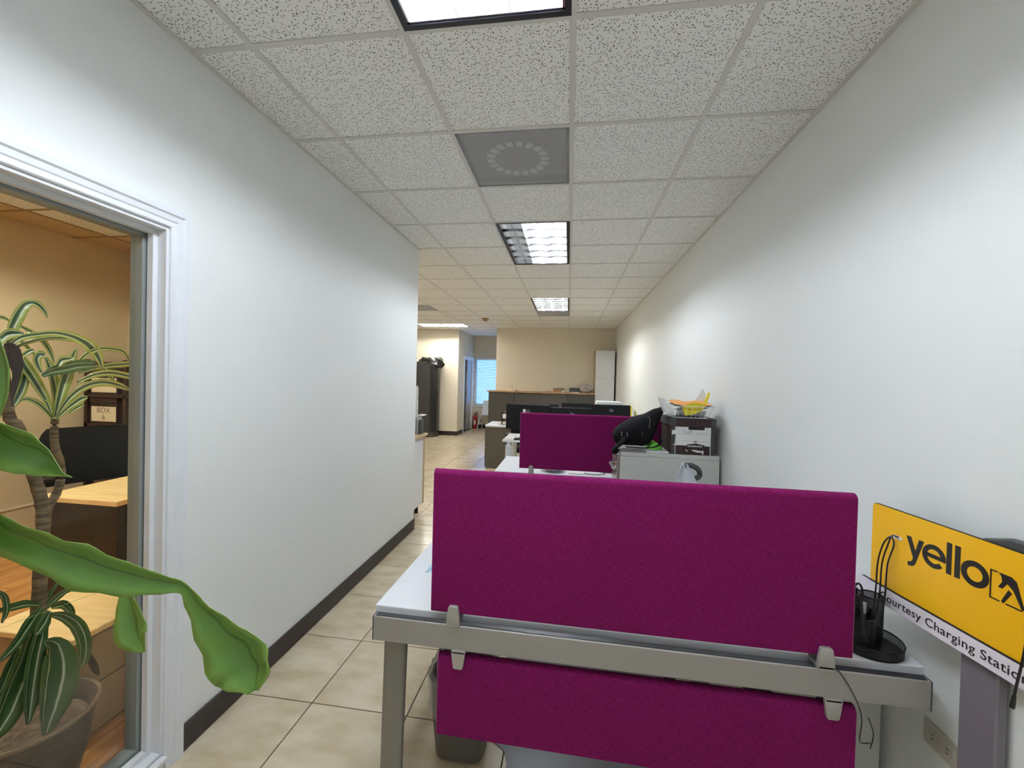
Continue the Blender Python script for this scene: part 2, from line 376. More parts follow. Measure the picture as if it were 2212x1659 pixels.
# floor with its tiles
FL = struct(MB().box(-5.15, XR+.12, -3.7, 12.45, -.12, -.003).build('floor', 'grout'))
FS, FX, FY = .4609, -1.1463, 1.7608
tc_ = {}
def tile_mesh(wx, wy, key, m, z0, z1, bev):
    k = (key, round(wx, 3), round(wy, 3))
    if k not in tc_: tc_[k] = MB().box(-wx/2, wx/2, -wy/2, wy/2, z0, z1, bev).mesh(key, m)
    return tc_[k]
def lay(name, parent, x0, x1, y0, y1, m, gx0, gy0, sx, sy, gap, z0, z1, bev, skip=None, clip=None):
    i0, i1 = math.floor((x0-gx0)/sx), math.ceil((x1-gx0)/sx); j0, j1 = math.floor((y0-gy0)/sy), math.ceil((y1-gy0)/sy)
    for j in range(j0, j1):
        for i in range(i0, i1):
            if skip and skip(i, j): continue
            a, b, c, d = max(x0, gx0+i*sx), min(x1, gx0+(i+1)*sx), max(y0, gy0+j*sy), min(y1, gy0+(j+1)*sy)
            if b-a < .02 or d-c < .02: continue
            link(name, tile_mesh(b-a-gap, d-c-gap, name, m, z0, z1, bev), parent, ((a+b)/2, (c+d)/2, 0))
def ftiles(x0, x1, y0, y1): lay('floor_tile', FL, x0, x1, y0, y1, 'tile', FX, FY, FS, FS, .005, -.012, 0, .0012)
ftiles(XL, XR, .4, YC); ftiles(-4.4, XR, YC, YB); ftiles(-4.4, -1.82, YB, 10.5); ftiles(-2.88, -1.82, 10.5, 12.3)
struct(MB().box(XL, XR, -3.6, .397, -.012, 0).build('floor_entry', 'tile'))
struct(MB().box(-5.0, -4.403, YC, 10.5, -.012, 0).build('floor_side', 'tile'))
OF = struct(MB().box(-4.749, XW-.012, -.6, YC-.075, -.012, -.004).build('floor_office', 'brownwood'))
def planks():
    y = -.6
    x = -4.749; row = 0
    while x < XW-.03:
        xw = min(.2, XW-.012-x); y = -.6 - (row*.47) % 1.2
        while y < YC-.08:
            a, b = max(y, -.6), min(y+1.2, YC-.075)
            if b-a > .05: link('floor_plank', tile_mesh(xw-.003, b-a-.003, 'floor_plank', 'plank', -.004, .001, .001), OF, (x+xw/2, (a+b)/2, 0))
            y += 1.2
        x += .2; row += 1
planks()

# ceilings: slab, tiles, grid
CE = struct(MB().box(-5.15, XR+.12, -3.7, 12.45, TOPZ, TOPZ+.08).build('ceiling', 'slab'))
GX, GY, GS = -.0177, 1.4404, .61
LIGHTS = [(-1, -2, 'y'), (-1, 3, 'y'), (-1, 8, 'y'), (-6, 13, 'x'), (-1, -7, 'y'), (-6, 5, 'y')]
holes = set()
for c, r, ax in LIGHTS: holes |= {(c, r), (c+1, r) if ax == 'x' else (c, r+1)}
VENTS = [(-1, 1), (-1, 10), (-5, 9)]
holes |= set(VENTS)
sk = lambda i, j: (i, j) in holes
def ctiles(x0, x1, y0, y1, skip=sk): lay('ceiling_tile', CE, x0, x1, y0, y1, 'acoustic', GX, GY, GS, GS, .006, CZ+.004, CZ+.018, .002, skip)
ctiles(XL, XR, -3.6, GY+4*GS); ctiles(-5.0, XR, GY+4*GS, YB); ctiles(-5.0, -1.82, YB, 10.5); ctiles(-2.88, -1.82, 10.5, 12.3)
def bar(x0, x1, y0, y1, m='tbar', z=CZ): MB().box(x0, x1, y0, y1, z, z+.0045).box((x0+x1)/2-.001 if x1-x0 < .03 else x0, (x0+x1)/2+.001 if x1-x0 < .03 else x1, (y0+y1)/2-.001 if y1-y0 < .03 else y0, (y0+y1)/2+.001 if y1-y0 < .03 else y1, z+.0045, z+.03).build('grid_bar', m, CE)
H = .012
for c in range(-8, 2):
    x = GX+c*GS
    ys = -3.6 if x > XL else YC
    if x < -5: continue
    bar(x-H, x+H, ys, 12.3 if -2.88 < x < -1.82 else 10.5 if x < -2.88 else YB)
for r in range(-8, 18):
    y = GY+r*GS
    for c in range(-9, 2):
        a, b = GX+c*GS+H, GX+(c+1)*GS-H
        if y < YC: a, b = max(a, XL), min(b, XR)
        elif y < YB: a, b = max(a, -5), min(b, XR)
        elif y < 10.5: a, b = max(a, -5), min(b, -1.82)
        else: a, b = max(a, -2.88), min(b, -1.82)
        if b-a < .03 or y > 12.3: continue
        if any((c in (lc, lc+1) if ax == 'x' else c == lc) and ((r == lr+1) if ax == 'y' else False) for lc, lr, ax in LIGHTS): continue
        bar(a, b, y-H, y+H)
for (x0, x1, y0, y1) in ((XL, XL+.02, -3.6, YC), (XR-.02, XR, -3.6, YB), (-1.82, XR, YB-.02, YB), (-5, -2.88, 10.48, 10.5), (-2.88, -2.86, 10.5, 12.3)):
    MB().box(x0, x1, y0, y1, CZ-.002, CZ+.004).build('wall_angle', 'tbar', CE)
# office ceiling
OX, OYY = -4.34, 2.744
OLX, OLY = OX+GS, OYY-2*GS-.61
CO = struct(MB().box(-4.86, XW, -.7, YC-.075, TOPZ-.02, TOPZ).build('ceiling_office', 'slab'))
osk = lambda i, j: i == 1 and j in (-3, -2)
lay('ceiling_tile', CO, -4.749, XW-.012, -.6, YC-.075, 'acoustic_tan', OX, OYY, GS, GS, .006, CZ+.004, CZ+.018, .002, osk)
for c in range(0, 5):
    x = OX+c*GS; MB().box(x-H, x+H, -.6, YC-.075, CZ, CZ+.005).build('grid_bar', 'tbar_tan', CO)
for r in range(-5, 3):
    y = OYY+r*GS
    for c in range(-1, 5):
        a, b = max(OX+c*GS+H, -4.749), min(OX+(c+1)*GS-H, XW-.012)
        if b-a > .03 and -.6 < y < YC-.08 and not (c == 1 and r == -2): MB().box(a, b, y-H, y+H, CZ, CZ+.005).build('grid_bar', 'tbar_tan', CO)

# baseboards
def base(name, *bx): struct(MB().box(*bx, .004).build(name, 'baseboard'))
base('baseboard_left', XL, XL+.011, OY1+.07, YC+.011, 0, .111)
base('baseboard_left_end', -2.15, XL, YC, YC+.011, 0, .111)
base('baseboard_right', XR-.011, XR, .2, YB, 0, .111)
base('baseboard_passage', -5.0, -2.88, 10.489, 10.5, 0, .111)
base('baseboard_passage_side', -2.88, -2.869, 10.489, DY0-.08, 0, .111)
base('baseboard_far', -2.869, -1.82, 12.289, 12.3, 0, .111)
struct(MB().box(-4.749, -4.735, -.6, YC-.075, .0, .29, .004).box(-4.749, -4.728, -.6, YC-.075, .29, .31, .004).build('baseboard_office', 'tan'))

# window_1: interior glazing in the left wall
W1 = bpy.data.objects.new('window_1', None); COL.objects.link(W1); struct(W1)
def casing(name, m, parent, prof, y0, y1, z1, x0, sign=1):
    """mitred three-sided casing; prof [(outward, proud)]"""
    rows = []
    for (a, b, zz) in ((-1, 0, 0), (-1, 1, 1), (1, 1, 1), (1, 0, 0)):
        rows.append([Vector((x0+sign*p, (y0-o) if a < 0 else (y1+o), (z1+o) if zz else 0.0)) for o, p in prof])
    return MB().grid(rows, close=True).build(name, m, parent)
PROF = [(0, 0), (0, .012), (.004, .016), (.022, .013), (.026, .0165), (.044, .018), (.050, .024), (.070, .024), (.070, 0)]
casing('casing', 'white_trim', W1, PROF, OY0, OY1, OZ1, XL)
def ring(name, m, x0, x1, d0, d1, y0=OY0, y1=OY1, z0=OZ0, z1=OZ1, bev=.001, parent=W1):
    """rectangular frame, from inset d0 to inset d1"""
    b = MB(); b.box(x0, x1, y1-d1, y1-d0, z0+d0, z1-d0, bev); b.box(x0, x1, y0+d0, y0+d1, z0+d0, z1-d0, bev)
    b.box(x0, x1, y0+d1, y1-d1, z1-d1, z1-d0, bev); b.box(x0, x1, y0+d1, y1-d1, z0+d0, z0+d1, bev); return b.build(name, m, parent)
ring('jamb', 'white_trim', XW-.02, XL+.006, 0, .012)
ring('glazing_stop', 'white_trim', XL-.055, XL-.03, .012, .030)
ring('glass_frame', 'alu', XL-.115, XL-.0625, .012, .040)
MB().box(XL-.092, XL-.087, OY0+.035, OY1-.035, OZ0+.035, OZ1-.035).build('pane', 'glass', W1)
MB().box(XL, XL+.03, OY0, OY1, .045, .066, .004).box(XL, XL+.012, OY0, OY1, 0, .045, .002).build('sill', 'white_trim', W1)

# door_1 and window_2 of the far passage
D1 = bpy.data.objects.new('door_1', None); COL.objects.link(D1); struct(D1)
casing('casing', 'white_trim', D1, [(0, 0), (0, .012), (.06, .02), (.07, .02), (.07, 0)], DY0, DY1, DZ, -2.88)
MB().box(-3.0, -2.876, DY0, DY0+.02, 0, DZ).box(-3.0, -2.876, DY1-.02, DY1, 0, DZ).box(-3.0, -2.876, DY0, DY1, DZ-.02, DZ).build('jamb', 'white_trim', D1)
MB().box(-3.10, -3.0, DY0-.05, DY1+.05, 0, DZ+.05).build('sky_block_panel', 'door_dark', D1)  # added behind the door opening to stop sky light leaking through
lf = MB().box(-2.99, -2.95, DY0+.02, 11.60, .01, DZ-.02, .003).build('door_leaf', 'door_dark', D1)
MB().box(-2.95, -2.91, 11.625, DY1-.02, .01, DZ-.02, .003).build('open_leaf', 'door_grey', D1)
for z in (.42, 1.08, 1.78): MB().lathe([(.011, -.05), (.011, .05)], 10, (-2.925, 11.61, z)).box(-2.95, -2.93, 11.60, 11.625, z-.05, z+.05).build('hinge', 'brass', D1)
W2 = bpy.data.objects.new('window_2', None); COL.objects.link(W2); struct(W2)
b = MB(); y0, y1 = 12.33, 12.40
b.box(WX0, WX0+.04, y0, y1, WZ0, WZ1); b.box(WX1-.04, WX1, y0, y1, WZ0, WZ1); b.box(WX0, WX1, y0, y1, WZ1-.04, WZ1); b.box(WX0, WX1, y0, y1, WZ0, WZ0+.04); b.build('window_frame', 'white_trim', W2)
MB().box(WX0+.03, WX1-.03, 12.372, 12.378, WZ0+.03, WZ1-.03).build('pane', 'glass', W2)
MB().box(WX0-.03, WX1, 12.262, 12.31, WZ0-.03, WZ0, .004).build('window_sill', 'white_trim', W2)
bl = thing('window_blind', 'white slatted blind lowered over the bright passage window', 'blind', ((WX0+WX1)/2, 12.32, WZ1))
bw = (WX1-WX0)/2-.008
MB().box(-bw, bw, -.03, .02, -.06, 0, .004).build('head_rail', 'blind', bl)
sm = MB().box(-bw, bw, -.026, .026, -.0015, .0015).mesh('slat', 'blind')
for i in range(28):
    o = link('slat', sm, bl, (0, -.004, -.085-i*.0485)); o.rotation_euler = (math.radians(-38), 0, 0)
MB().box(-bw, bw, -.02, .014, -1.448, -1.43, .003).build('bottom_rail', 'blind', bl)
for x in (-bw*.6, bw*.6): MB().tube([(x, -.03, -.05), (x, -.03, -1.44)], .0015, 6).build('ladder_cord', 'blind', bl)

# ------------------------------------------------------------------ ceiling lights and vents
TUBE_Z = .045
_lm = {}
def lamp_mat(rgb, p):
    k = (rgb, round(p, 2))
    if k not in _lm:
        m = bpy.data.materials.new('lit_tube'); m.use_nodes = True; b = m.node_tree.nodes['Principled BSDF']
        b.inputs['Base Color'].default_value = (.8, .8, .8, 1); b.inputs['Emission Color'].default_value = tuple(min(1, c/max(rgb)) for c in rgb) + (1,); b.inputs['Emission Strength'].default_value = p*LAMP_K*max(rgb); _lm[k] = m
    return _lm[k]
def troffer(label, x0, y0, ax, on=(1, 1, 1), power=LAMP_W, rgb=(1, 1, 1), grp='recessed louvred ceiling lights'):
    cx, cy = (x0+GS/2, y0+GS) if ax == 'y' else (x0+GS, y0+GS/2)
    t = thing('ceiling_light', label, 'ceiling light', (cx, cy, CZ), 0 if ax == 'y' else PI/2, grp)
    a, l, f = GS/2-.006, GS-.006, .022
    b = MB(); b.box(-a, -a+f, -l, l, -.001, .014); b.box(a-f, a, -l, l, -.001, .014); b.box(-a+f, a-f, -l, -l+f, -.001, .014); b.box(-a+f, a-f, l-f, l, -.001, .014); b.build('reveal_frame', 'reveal', t)
    a2, l2 = a-f, l-f
    b = MB(); b.box(-a, -a2, -l, l, .014, .13); b.box(a2, a, -l, l, .014, .13); b.box(-a2, a2, -l, -l2, .014, .13); b.box(-a2, a2, l2, l, .014, .13); b.box(-a, a, -l, l, .13, .14); b.build('housing', 'reflector', t)
    g, zt = .008, .030
    b = MB(); b.box(-a2, -a2+g, -l2, l2, .004, .05); b.box(a2-g, a2, -l2, l2, .004, .05); b.box(-a2, a2, -l2, -l2+g, .004, .05); b.box(-a2, a2, l2-g, l2, .004, .05); b.build('louver_border', 'louver', t)
    wd_ = 2*a2/3; ld = 2*l2/6
    wedge = [(-.0012, .003), (.0012, .003), (.005, zt), (-.005, zt)]
    for k in (-.5, .5): MB().prism([(p[0]+k*wd_, p[1] if p[1] < .01 else .11) for p in wedge], 'y', -l2+g, l2-g).build('long_blade', 'louver', t)
    n = 9
    for k in range(1, 6):
        yy = -l2+k*ld; bb = MB()
        for q in (-1, 0, 1):        # each cell's blade sags to a curved lower edge
            rows = []
            for i in range(n):
                u = i/(n-1); x = (q-.5+u)*wd_; dip = .009*(1-(2*u-1)**2)
                rows.append([(x, yy-.0012, .003+dip), (x, yy+.0012, .003+dip), (x, yy+.005, zt), (x, yy-.005, zt)])
            bb.grid(rows, close=True)
        bb.build('cross_blade', 'louver', t)
    for q in (-1, 0, 1):
        m = lamp_mat(rgb, power*on[q+1]) if on[q+1] else 'pale_grey'
        MB().tube([(q*wd_, -l2+.02, TUBE_Z), (q*wd_, l2-.02, TUBE_Z)], .0130, 6).build('lamp_tube', m, t, 60)
    return t
COOL = (.93, 1.0, 1.12); WARM = (1, .97, .78); NEUT = (1, .98, .92)
P = lambda c, r: (GX+c*GS, GY+r*GS)
troffer('bright louvred ceiling light between plain tiles and a perforated grille', *P(-1, -2), 'y', (1, 1, 1), rgb=COOL)
troffer('louvred ceiling light with one row of cells unlit', *P(-1, 3), 'y', (0, 1.15, 1.3), rgb=COOL)
troffer('small louvred ceiling light next to a grey return grille', *P(-1, 8), 'y', (1.7, 1.7, 1.7), rgb=(1, .99, .97))
troffer('louvred ceiling light above the black cooler and cream wall', *P(-6, 13), 'x', (1.7, 1.7, 1.7), rgb=NEUT)
troffer('unseen added louvred ceiling light at the entry end of the corridor', *P(-1, -7), 'y', (.4, .4, .4), rgb=COOL)  # added out of view behind the camera to light the corridor
troffer('unseen louvred ceiling light added over the open side room', *P(-6, 5), 'y', (1.5, 1.5, 1.5), rgb=NEUT)  # added out of view to brighten the side room and cream wall
troffer('warm louvred ceiling light inside the glazed office', OLX, OLY, 'y', (1, 1, 1), OFFICE_W, WARM)
def vent(label, c, r, ringed):
    x, y = P(c, r); t = thing('air_vent', label, 'air vent', (x+GS/2, y+GS/2, CZ), 0, 'perforated grey ceiling grilles')
    a = GS/2-.012
    b = MB(); b.box(-a, -a+.012, -a, a, 0, .006); b.box(a-.012, a, -a, a, 0, .006); b.box(-a, a, -a, -a+.012, 0, .006); b.box(-a, a, a-.012, a, 0, .006); b.build('frame', 'duct', t)
    MB().box(-a+.012, a-.012, -a+.012, a-.012, .002, .003).build('perforated_face', 'perf', t)
    MB().box(-a, a, -a, a, .06, .07).build('backing', 'duct', t)
    if ringed:
        for k in range(18):
            T = Matrix.Rotation(2*PI*k/18, 4, 'Z') @ Matrix.Translation((.155, 0, .008))
            MB().box(-.022, .022, -.017, .017, 0, .003, T=T).build('vane', 'vane', t)
        MB().lathe([(.13, .008), (.13, .012)], 24).build('damper', 'duct', t)
vent('perforated grey ceiling diffuser with a ring of pale vanes behind it', -1, 1, True)
vent('perforated grey return grille right behind the small ceiling light', -1, 10, False)
vent('grey return grille in the ceiling of the open side room', -5, 9, False)
sd = thing('smoke_detector', 'small beige smoke detector on the ceiling grid', 'smoke detector', (-1.77, 8.5, CZ))
MB().lathe([(.07, 0), (.07, -.018), (.06, -.024)], 24).build('mounting_plate', 'beige', sd, 40)
MB().lathe([(.052, -.024), (.05, -.05), (.03, -.062), (.01, -.064)], 24).build('sensor_dome', 'beige', sd, 40)

# ------------------------------------------------------------------ desks and screens
def desk(label, loc, W=1.70, D=.70, rz=0, rail=True, leg='grey_leg', inset=.062):
    """origin: front left corner of the top, on the floor"""
    t = thing('desk', label, 'desk', (loc[0], loc[1], 0), rz)
    MB().box(0, W, 0, D, .711, .737, .003, 2).build('desk_top', 'white_lam', t)
    if rail:
        rl = MB().box(.016, W-.015, -.046, -.016, .644, .725, .002).build('rail', 'grey_rail', t)
        MB().box(.024, W-.023, -.0405, -.0215, .7245, .7272).build('rail_groove', 'groove', rl)
        for x in (.0145, W-.0165): MB().box(x, x+.003, -.047, -.015, .643, .726, .001).build('end_cap', 'groove', rl)
        MB().box(.02, W-.02, -.016, .03, .665, .705).build('rail_bracket', 'grey_rail', t)
    MB().box(.06, W-.06, D-.12, D-.08, .66, .711).box(.06, .10, .0, D-.1, .67, .711).box(W-.10, W-.06, .0, D-.1, .67, .711).build('under_frame', leg, t)
    for (x, s) in ((.086, -1), (W-inset, 1)):
        for y in (-.014 if (s < 0 or inset < .1) else .035, D-.1):
            bb = bmesh.new(); m = MB()
            sec = [(.039*math.copysign(abs(math.cos(a))**.6, math.cos(a)), .020*math.copysign(abs(math.sin(a))**.6, math.sin(a))) for a in [2*PI*k/20 for k in range(20)]]
            zt = .6445 if (rail and y < 0) else .672
            m.grid([[(x+s*.012*(1-z/.64)+p[0]*(1-.06*(1-z/.64)), y+p[1], z) for p in sec] for z in (.012, .2, .42, zt)], close=True)
            lg = m.build('leg', leg, t, 40)
            MB().lathe([(.022, 0), (.024, .006), (.02, .013)], 16, (x+s*.012, y, 0)).build('foot', 'black', lg, 40)
    return t
def clip_mesh():
    m = MB(); pr = [(-.0235, 0), (.0235, 0), (.0205, .028), (.0165, .056), (.012, .061), (-.012, .061), (-.0165, .056), (-.0205, .028)]
    m.prism(pr, 'y', -.0125, -.0005, .0015, 2); m.prism(pr, 'y', .0362, .0395, .001, 1); m.box(-.02, .02, -.0125, .0395, -.004, .006)
    return m.mesh('clip', 'clip', 40)
CLIP = clip_mesh()
def screen(label, loc, W, Hh, rz, clips, hang=False, group=None):
    """origin: front bottom-left corner of the padded panel"""
    t = thing('privacy_screen', label, 'privacy screen', loc, rz, group)
    q = .0175; arc_ = lambda cy, a0: [(cy+q*math.cos(math.radians(a0+18*k)), Hh-q+q*math.sin(math.radians(a0+18*k))) for k in range(6)]
    pf = [(.036, .004), (.032, 0), (.004, 0), (0, .004)] + arc_(q, 90)[::-1] + arc_(.036-q, 0)[::-1]
    MB().prism(pf, 'x', 0.0012, W-.0012).build('panel', 'fabric', t, 40)
    for x in (0, W-.0012): MB().prism([(a*.96+.0006, b) for a, b in pf], 'x', x, x+.0012).build('edge_trim', 'edge_trim', t)
    for x in clips:
        o = link('clip', CLIP, t, (x, 0, -.031 if not hang else Hh+.024))
        if hang: o.rotation_euler = (0, PI, 0); o.scale = (1, 1, .95)
    return t
R1 = math.radians(-.8)
DX, DY_ = -.646, 1.346
desk('white desk with grey front rail bearing two magenta fabric screens', (DX, DY_), W=1.678, rz=R1, inset=.43)
def d1(x, y, z): # desk-1 local -> world
    return (DX+x*math.cos(R1)-y*math.sin(R1), DY_+x*math.sin(R1)+y*math.cos(R1), z)
screen('long magenta fabric screen standing above the grey rail of the white desk', d1(.215, -.040, .7605), 1.253, .470, R1, (.079, 1.180))
screen('magenta fabric screen hanging below the grey desk rail over a waste bin', d1(.242, -.040, .352), 1.242, .268, R1, (.072, 1.175), hang=True)
desk('white desk set between the grey filing cabinet and the row of monitors', (-.614, 3.48), W=1.66)
screen('magenta fabric screen partly hidden behind the black bag and cardboard box', (-.397, 3.452, .780), 1.27, .470, 0, (.10, 1.17))
for ob in [o for o in COL.objects if o.name.startswith('clip')][-2:]: ob.scale = (1, 1, 1.32); ob.location.z = -.054
desk('white desk carrying three monitors turned back to back with the screen', (-.835, 5.27), W=1.70, D=.66, rail=False, leg='pale_grey')
desk('white desk standing behind the row of three monitors', (-.835, 6.78), W=1.91, D=.66, rail=False, leg='pale_grey')

# ------------------------------------------------------------------ things on and under the first desk
bn = thing('waste_bin', 'brown grey plastic waste bin with a clear liner under the desk', 'waste bin', (-.40, 1.665, 0))
MB().lathe([(.085, 0), (.098, .012), (.112, .16), (.122, .315), (.126, .33), (.120, .33), (.106, .16), (.09, .02)], 40, power=5, sy=.95).build('bin_body', 'binwall', bn, 40)
rows = []
for k, (r, z) in enumerate([(.121, .19), (.127, .22), (.128, .26), (.133, .31), (.133, .345), (.116, .345), (.108, .26)]):
    rows.append([(r*(1+.035*math.sin(7*a+k*1.3)+.02*math.sin(13*a+k))*(abs(math.cos(a))**5+abs(math.sin(a))**5)**(-.2)*math.cos(a),
                  r*(1+.035*math.sin(5*a+k))*(abs(math.cos(a))**5+abs(math.sin(a))**5)**(-.2)*math.sin(a)*.95, z+.012*math.sin(4*a)) for a in [2*PI*i/48 for i in range(48)]])
MB().grid(rows, close=False).build('liner', 'liner', bn, 80)
tag(MB().lathe([(.06, 0), (.072, .02), (.066, .07), (.03, .10)], 14, (-.425, 1.65, .16)).build('paper_wrapper', 'pink', None, 60), 'crumpled pink wrapper inside the waste bin', 'wrapper')
pts = [(-.205, 1.50), (-.205, 1.61), (-.225, 1.66), (-.285, 1.70), (-.30, 1.76), (-.30, 2.95), (.55, 2.95), (.55, 1.50)]
tag(MB().prism(pts, 'z', .0005, .004).build('chair_mat', 'chairmat'), 'grey vinyl chair mat lying on the tiles under the desk', 'floor mat')
pd = thing('drawer_pedestal', 'grey drawer pedestal against the wall below the white desk', 'drawer unit', (.685, 1.535, 0))
MB().box(0, .39, 0, .5, .04, .60, .004).build('body', 'cab_grey', pd)
for k in range(3):
    dr = MB().box(.008, .382, .5, .518, .05+k*.183, .225+k*.183, .004).build('drawer', 'cab_grey', pd)
    MB().box(.13, .28, .518, .535, .17+k*.183, .185+k*.183, .004).build('handle', 'clip', dr)
for x in (.05, .34):
    for y in (.05, .45): MB().lathe([(.022, 0), (.022, .04)], 12, (x, y, 0)).build('caster', 'black', pd)
# pouch and leaflets at the desk's left side
pc = thing('snack_pouch', 'pale blue and white pouch lying near the desk edge by the screen', 'pouch', (-.475, 1.655, .737))
rows = []
for i in range(9):
    u = i/8; rows.append([(-.085+.17*u+.004*math.sin(9*v), -.05+.10*v, .0005+.022*math.sin(PI*u)*math.sin(PI*v)+.001) for v in [j/6 for j in range(7)]])
top = MB().grid(rows).build('pouch_body', 'blue', pc, 60)
MB().box(-.086, .086, -.052, .052, 0, .001).build('pouch_back', 'paper', pc)
lf2 = thing('leaflet_stack', 'small stack of white and pink leaflets behind the blue pouch', 'leaflets', (-.46, 1.80, .737))
for k in range(4): MB().box(-.07+.004*k, .10, -.055, .055-.003*k, .0025*k, .0025*k+.0022).build('leaflet', ('paper', 'paper', 'pink', 'paper')[k], lf2)
tag(MB().box(-.435, -.20, 1.90, 2.0, .737, .745).box(-.44, -.432, 1.93, 1.97, .737, .86).box(-.44, -.15, 1.965, 1.972, .737, .90).build('document_holder', 'pale_grey'), 'pale plastic document holder standing behind the leaflets', 'document holder')

# pen organiser
pz = thing('pen_organiser', 'black wire mesh pen organiser on a round tray beside the yellow sign', 'pen holder', (.935, 1.405, .737), 0)
MB().lathe([(.082, 0), (.086, .003), (.086, .006), (.0, .006)], 40).build('tray_floor', 'blackmesh', pz, 40)
rows = [[(.086*math.cos(a), .086*math.sin(a), z) for a in [2*PI*i/40 for i in range(41)]] for z in (.003, .030)]
MB().grid(rows).build('tray_wall', 'mesh_film', pz, 60)
MB().tube([(.086*math.cos(a), .086*math.sin(a), .031) for a in [2*PI*i/40 for i in range(41)]], .0022, 6).build('tray_rim', 'blackmesh', pz, 60)
for (x, y, r, h) in ((-.035, -.02, .036, .105), (-.03, .045, .034, .125), (.028, .028, .030, .145), (-.072+.03, .012, .03, .16)):
    c = MB().grid([[(x+r*math.cos(a), y+r*math.sin(a), z) for a in [2*PI*i/24 for i in range(25)]] for z in (.006, h)]).build('cup_wall', 'mesh_film', pz, 60)
    MB().tube([(x+r*math.cos(a), y+r*math.sin(a), h) for a in [2*PI*i/24 for i in range(25)]], .0022, 6).build('cup_rim', 'blackmesh', c, 60)
tag(MB().tube([d1(1.53, .02, .80), d1(1.525, .022, .88), d1(1.522, .026, .925)], .0035, 8).build('pen', 'black'), 'thin black pen upright in the mesh organiser', 'pen')
sc_ = thing('scissors', 'scissors with black loop handles standing in the mesh organiser', 'scissors', (.893, 1.405, .78))
MB().tube([(0, 0, -.025), (.004, 0, .08)], .003, 6).build('blade', 'silver', sc_)
for s in (-1, 1): MB().tube([(s*.012+.013*math.cos(a), 0, .115+.032*math.sin(a)) for a in [2*PI*i/20 for i in range(21)]], .0032, 8).build('finger_loop', 'black', sc_, 60)
for k, (x, y, h, m) in enumerate(((.905, 1.385, .13, 'grey_dark'), (.93, 1.385, .115, 'black'), (.915, 1.44, .15, 'black'))):
    mk = thing('marker_pen', ('charcoal marker pen leaning in the mesh organiser', 'short black marker in front of the mesh organiser cups', 'black marker pen at the back of the mesh organiser')[k], 'marker', (x, y, .746))
    MB().tube([(0, 0, 0), (.006, .004, h-.03)], .0075, 10).build('barrel', m, mk, 60); MB().tube([(.006, .004, h-.03), (.007, .005, h)], .008, 10).build('cap', 'silver' if k == 0 else 'black', mk, 60)

# ------------------------------------------------------------------ charging station sign
ang = math.atan2(-.99224, .12434)
SG = thing('charging_station', 'yellow courtesy charging station sign on a post beside the right wall', 'sign', (1.0, 1.497, 0), ang)
def rrect(x0, x1, z0, z1, r, n=5):
    out = []
    for (cx, cz, a0) in ((x1-r, z1-r, 0), (x0+r, z1-r, 90), (x0+r, z0+r, 180), (x1-r, z0+r, 270)):
        for k in range(n+1): a = math.radians(a0+90*k/n); out.append((cx+r*math.cos(a), cz+r*math.sin(a)))
    return out
PL = MB().prism(rrect(0, .525, .905, 1.158, .012), 'y', 0, .008).build('yellow_plate', 'sign_yellow', SG)
MB().prism(rrect(-.0015, .5265, .9035, 1.1595, .0125), 'y', .002, .0095).build('plate_edge', 'sign_black', SG)
MB().box(.0, .525, -.004, .004, .9005, .908).build('divider', 'sign_black', SG)
BR = MB().prism(rrect(-.040, .565, .852, .904, .010), 'y', -.006, .004).build('white_bar', 'sign_white', SG)
MB().prism(rrect(-.0405, .5655, .8495, .9045, .0105), 'y', -.002, .007).build('bar_edge', 'sign_black', SG)
for u in (.074, .420): MB().prism(rrect(u, u+.031, 1.072, 1.082, .005), 'y', -.0009, .0002).build('cable_slot', 'sign_white' if u < .1 else 'sign_black', PL)
text('courtesy_lettering', 'Courtesy Charging Station', .0335, 'ink', BR, (.043, -.0065, .868), ext=.0004, offset=.0001, space=1.06)
def flat(name, polys, parent=PL, m='sign_black', y=-.0010):
    b = MB()
    for p in polys: b.prism(p, 'y', y, .0002)
    return b.build(name, m, parent)
def arc(cx, cz, r, a0, a1, n=22): return [(cx+r*math.cos(math.radians(a0+(a1-a0)*k/n)), cz+r*math.sin(math.radians(a0+(a1-a0)*k/n))) for k in range(n+1)]
def ringpoly(cx, cz, ro, ri, a0, a1, n=22):
    A, B = arc(cx, cz, ro, a0, a1, n), arc(cx, cz, ri, a0, a1, n)
    return [[A[i], A[i+1], B[i+1], B[i]] for i in range(n)]
zb, xh = 1.036, .060       # base line and x-height of "yello"
flat('letter_y', [[(.119, zb+xh), (.1335, zb+xh), (.1515, zb+.012), (.1465, zb-.004), (.1405, zb+.004)], [(.158, zb+xh), (.172, zb+xh), (.1495, zb-.012), (.1395, zb-.006)],
     [(.1495, zb-.012), (.1455, zb-.020), (.1385, zb-.0245), (.126, zb-.0265), (.126, zb-.0145), (.134, zb-.0135), (.1395, zb-.006)]])
ce, he = .2005, zb+.0300
flat('letter_e', ringpoly(ce, he, .0325, .0195, 12, 318) + [[(ce-.03, he-.0055), (ce+.0323, he-.0055), (ce+.0323, he+.0055), (ce-.03, he+.0055)], [(ce+.019, he+.004), (ce+.0323, he-.002), (ce+.0318, he+.0075), (ce+.0190, he+.0075)]])
flat('letter_l', [[(.2345, zb), (.2475, zb), (.2475, zb+.085), (.2345, zb+.085)]]); flat('letter_l', [[(.2555, zb), (.2690, zb), (.2690, zb+.085), (.2555, zb+.085)]])
flat('letter_o', ringpoly(.3035, he, .0325, .0185, 0, 360, 32))
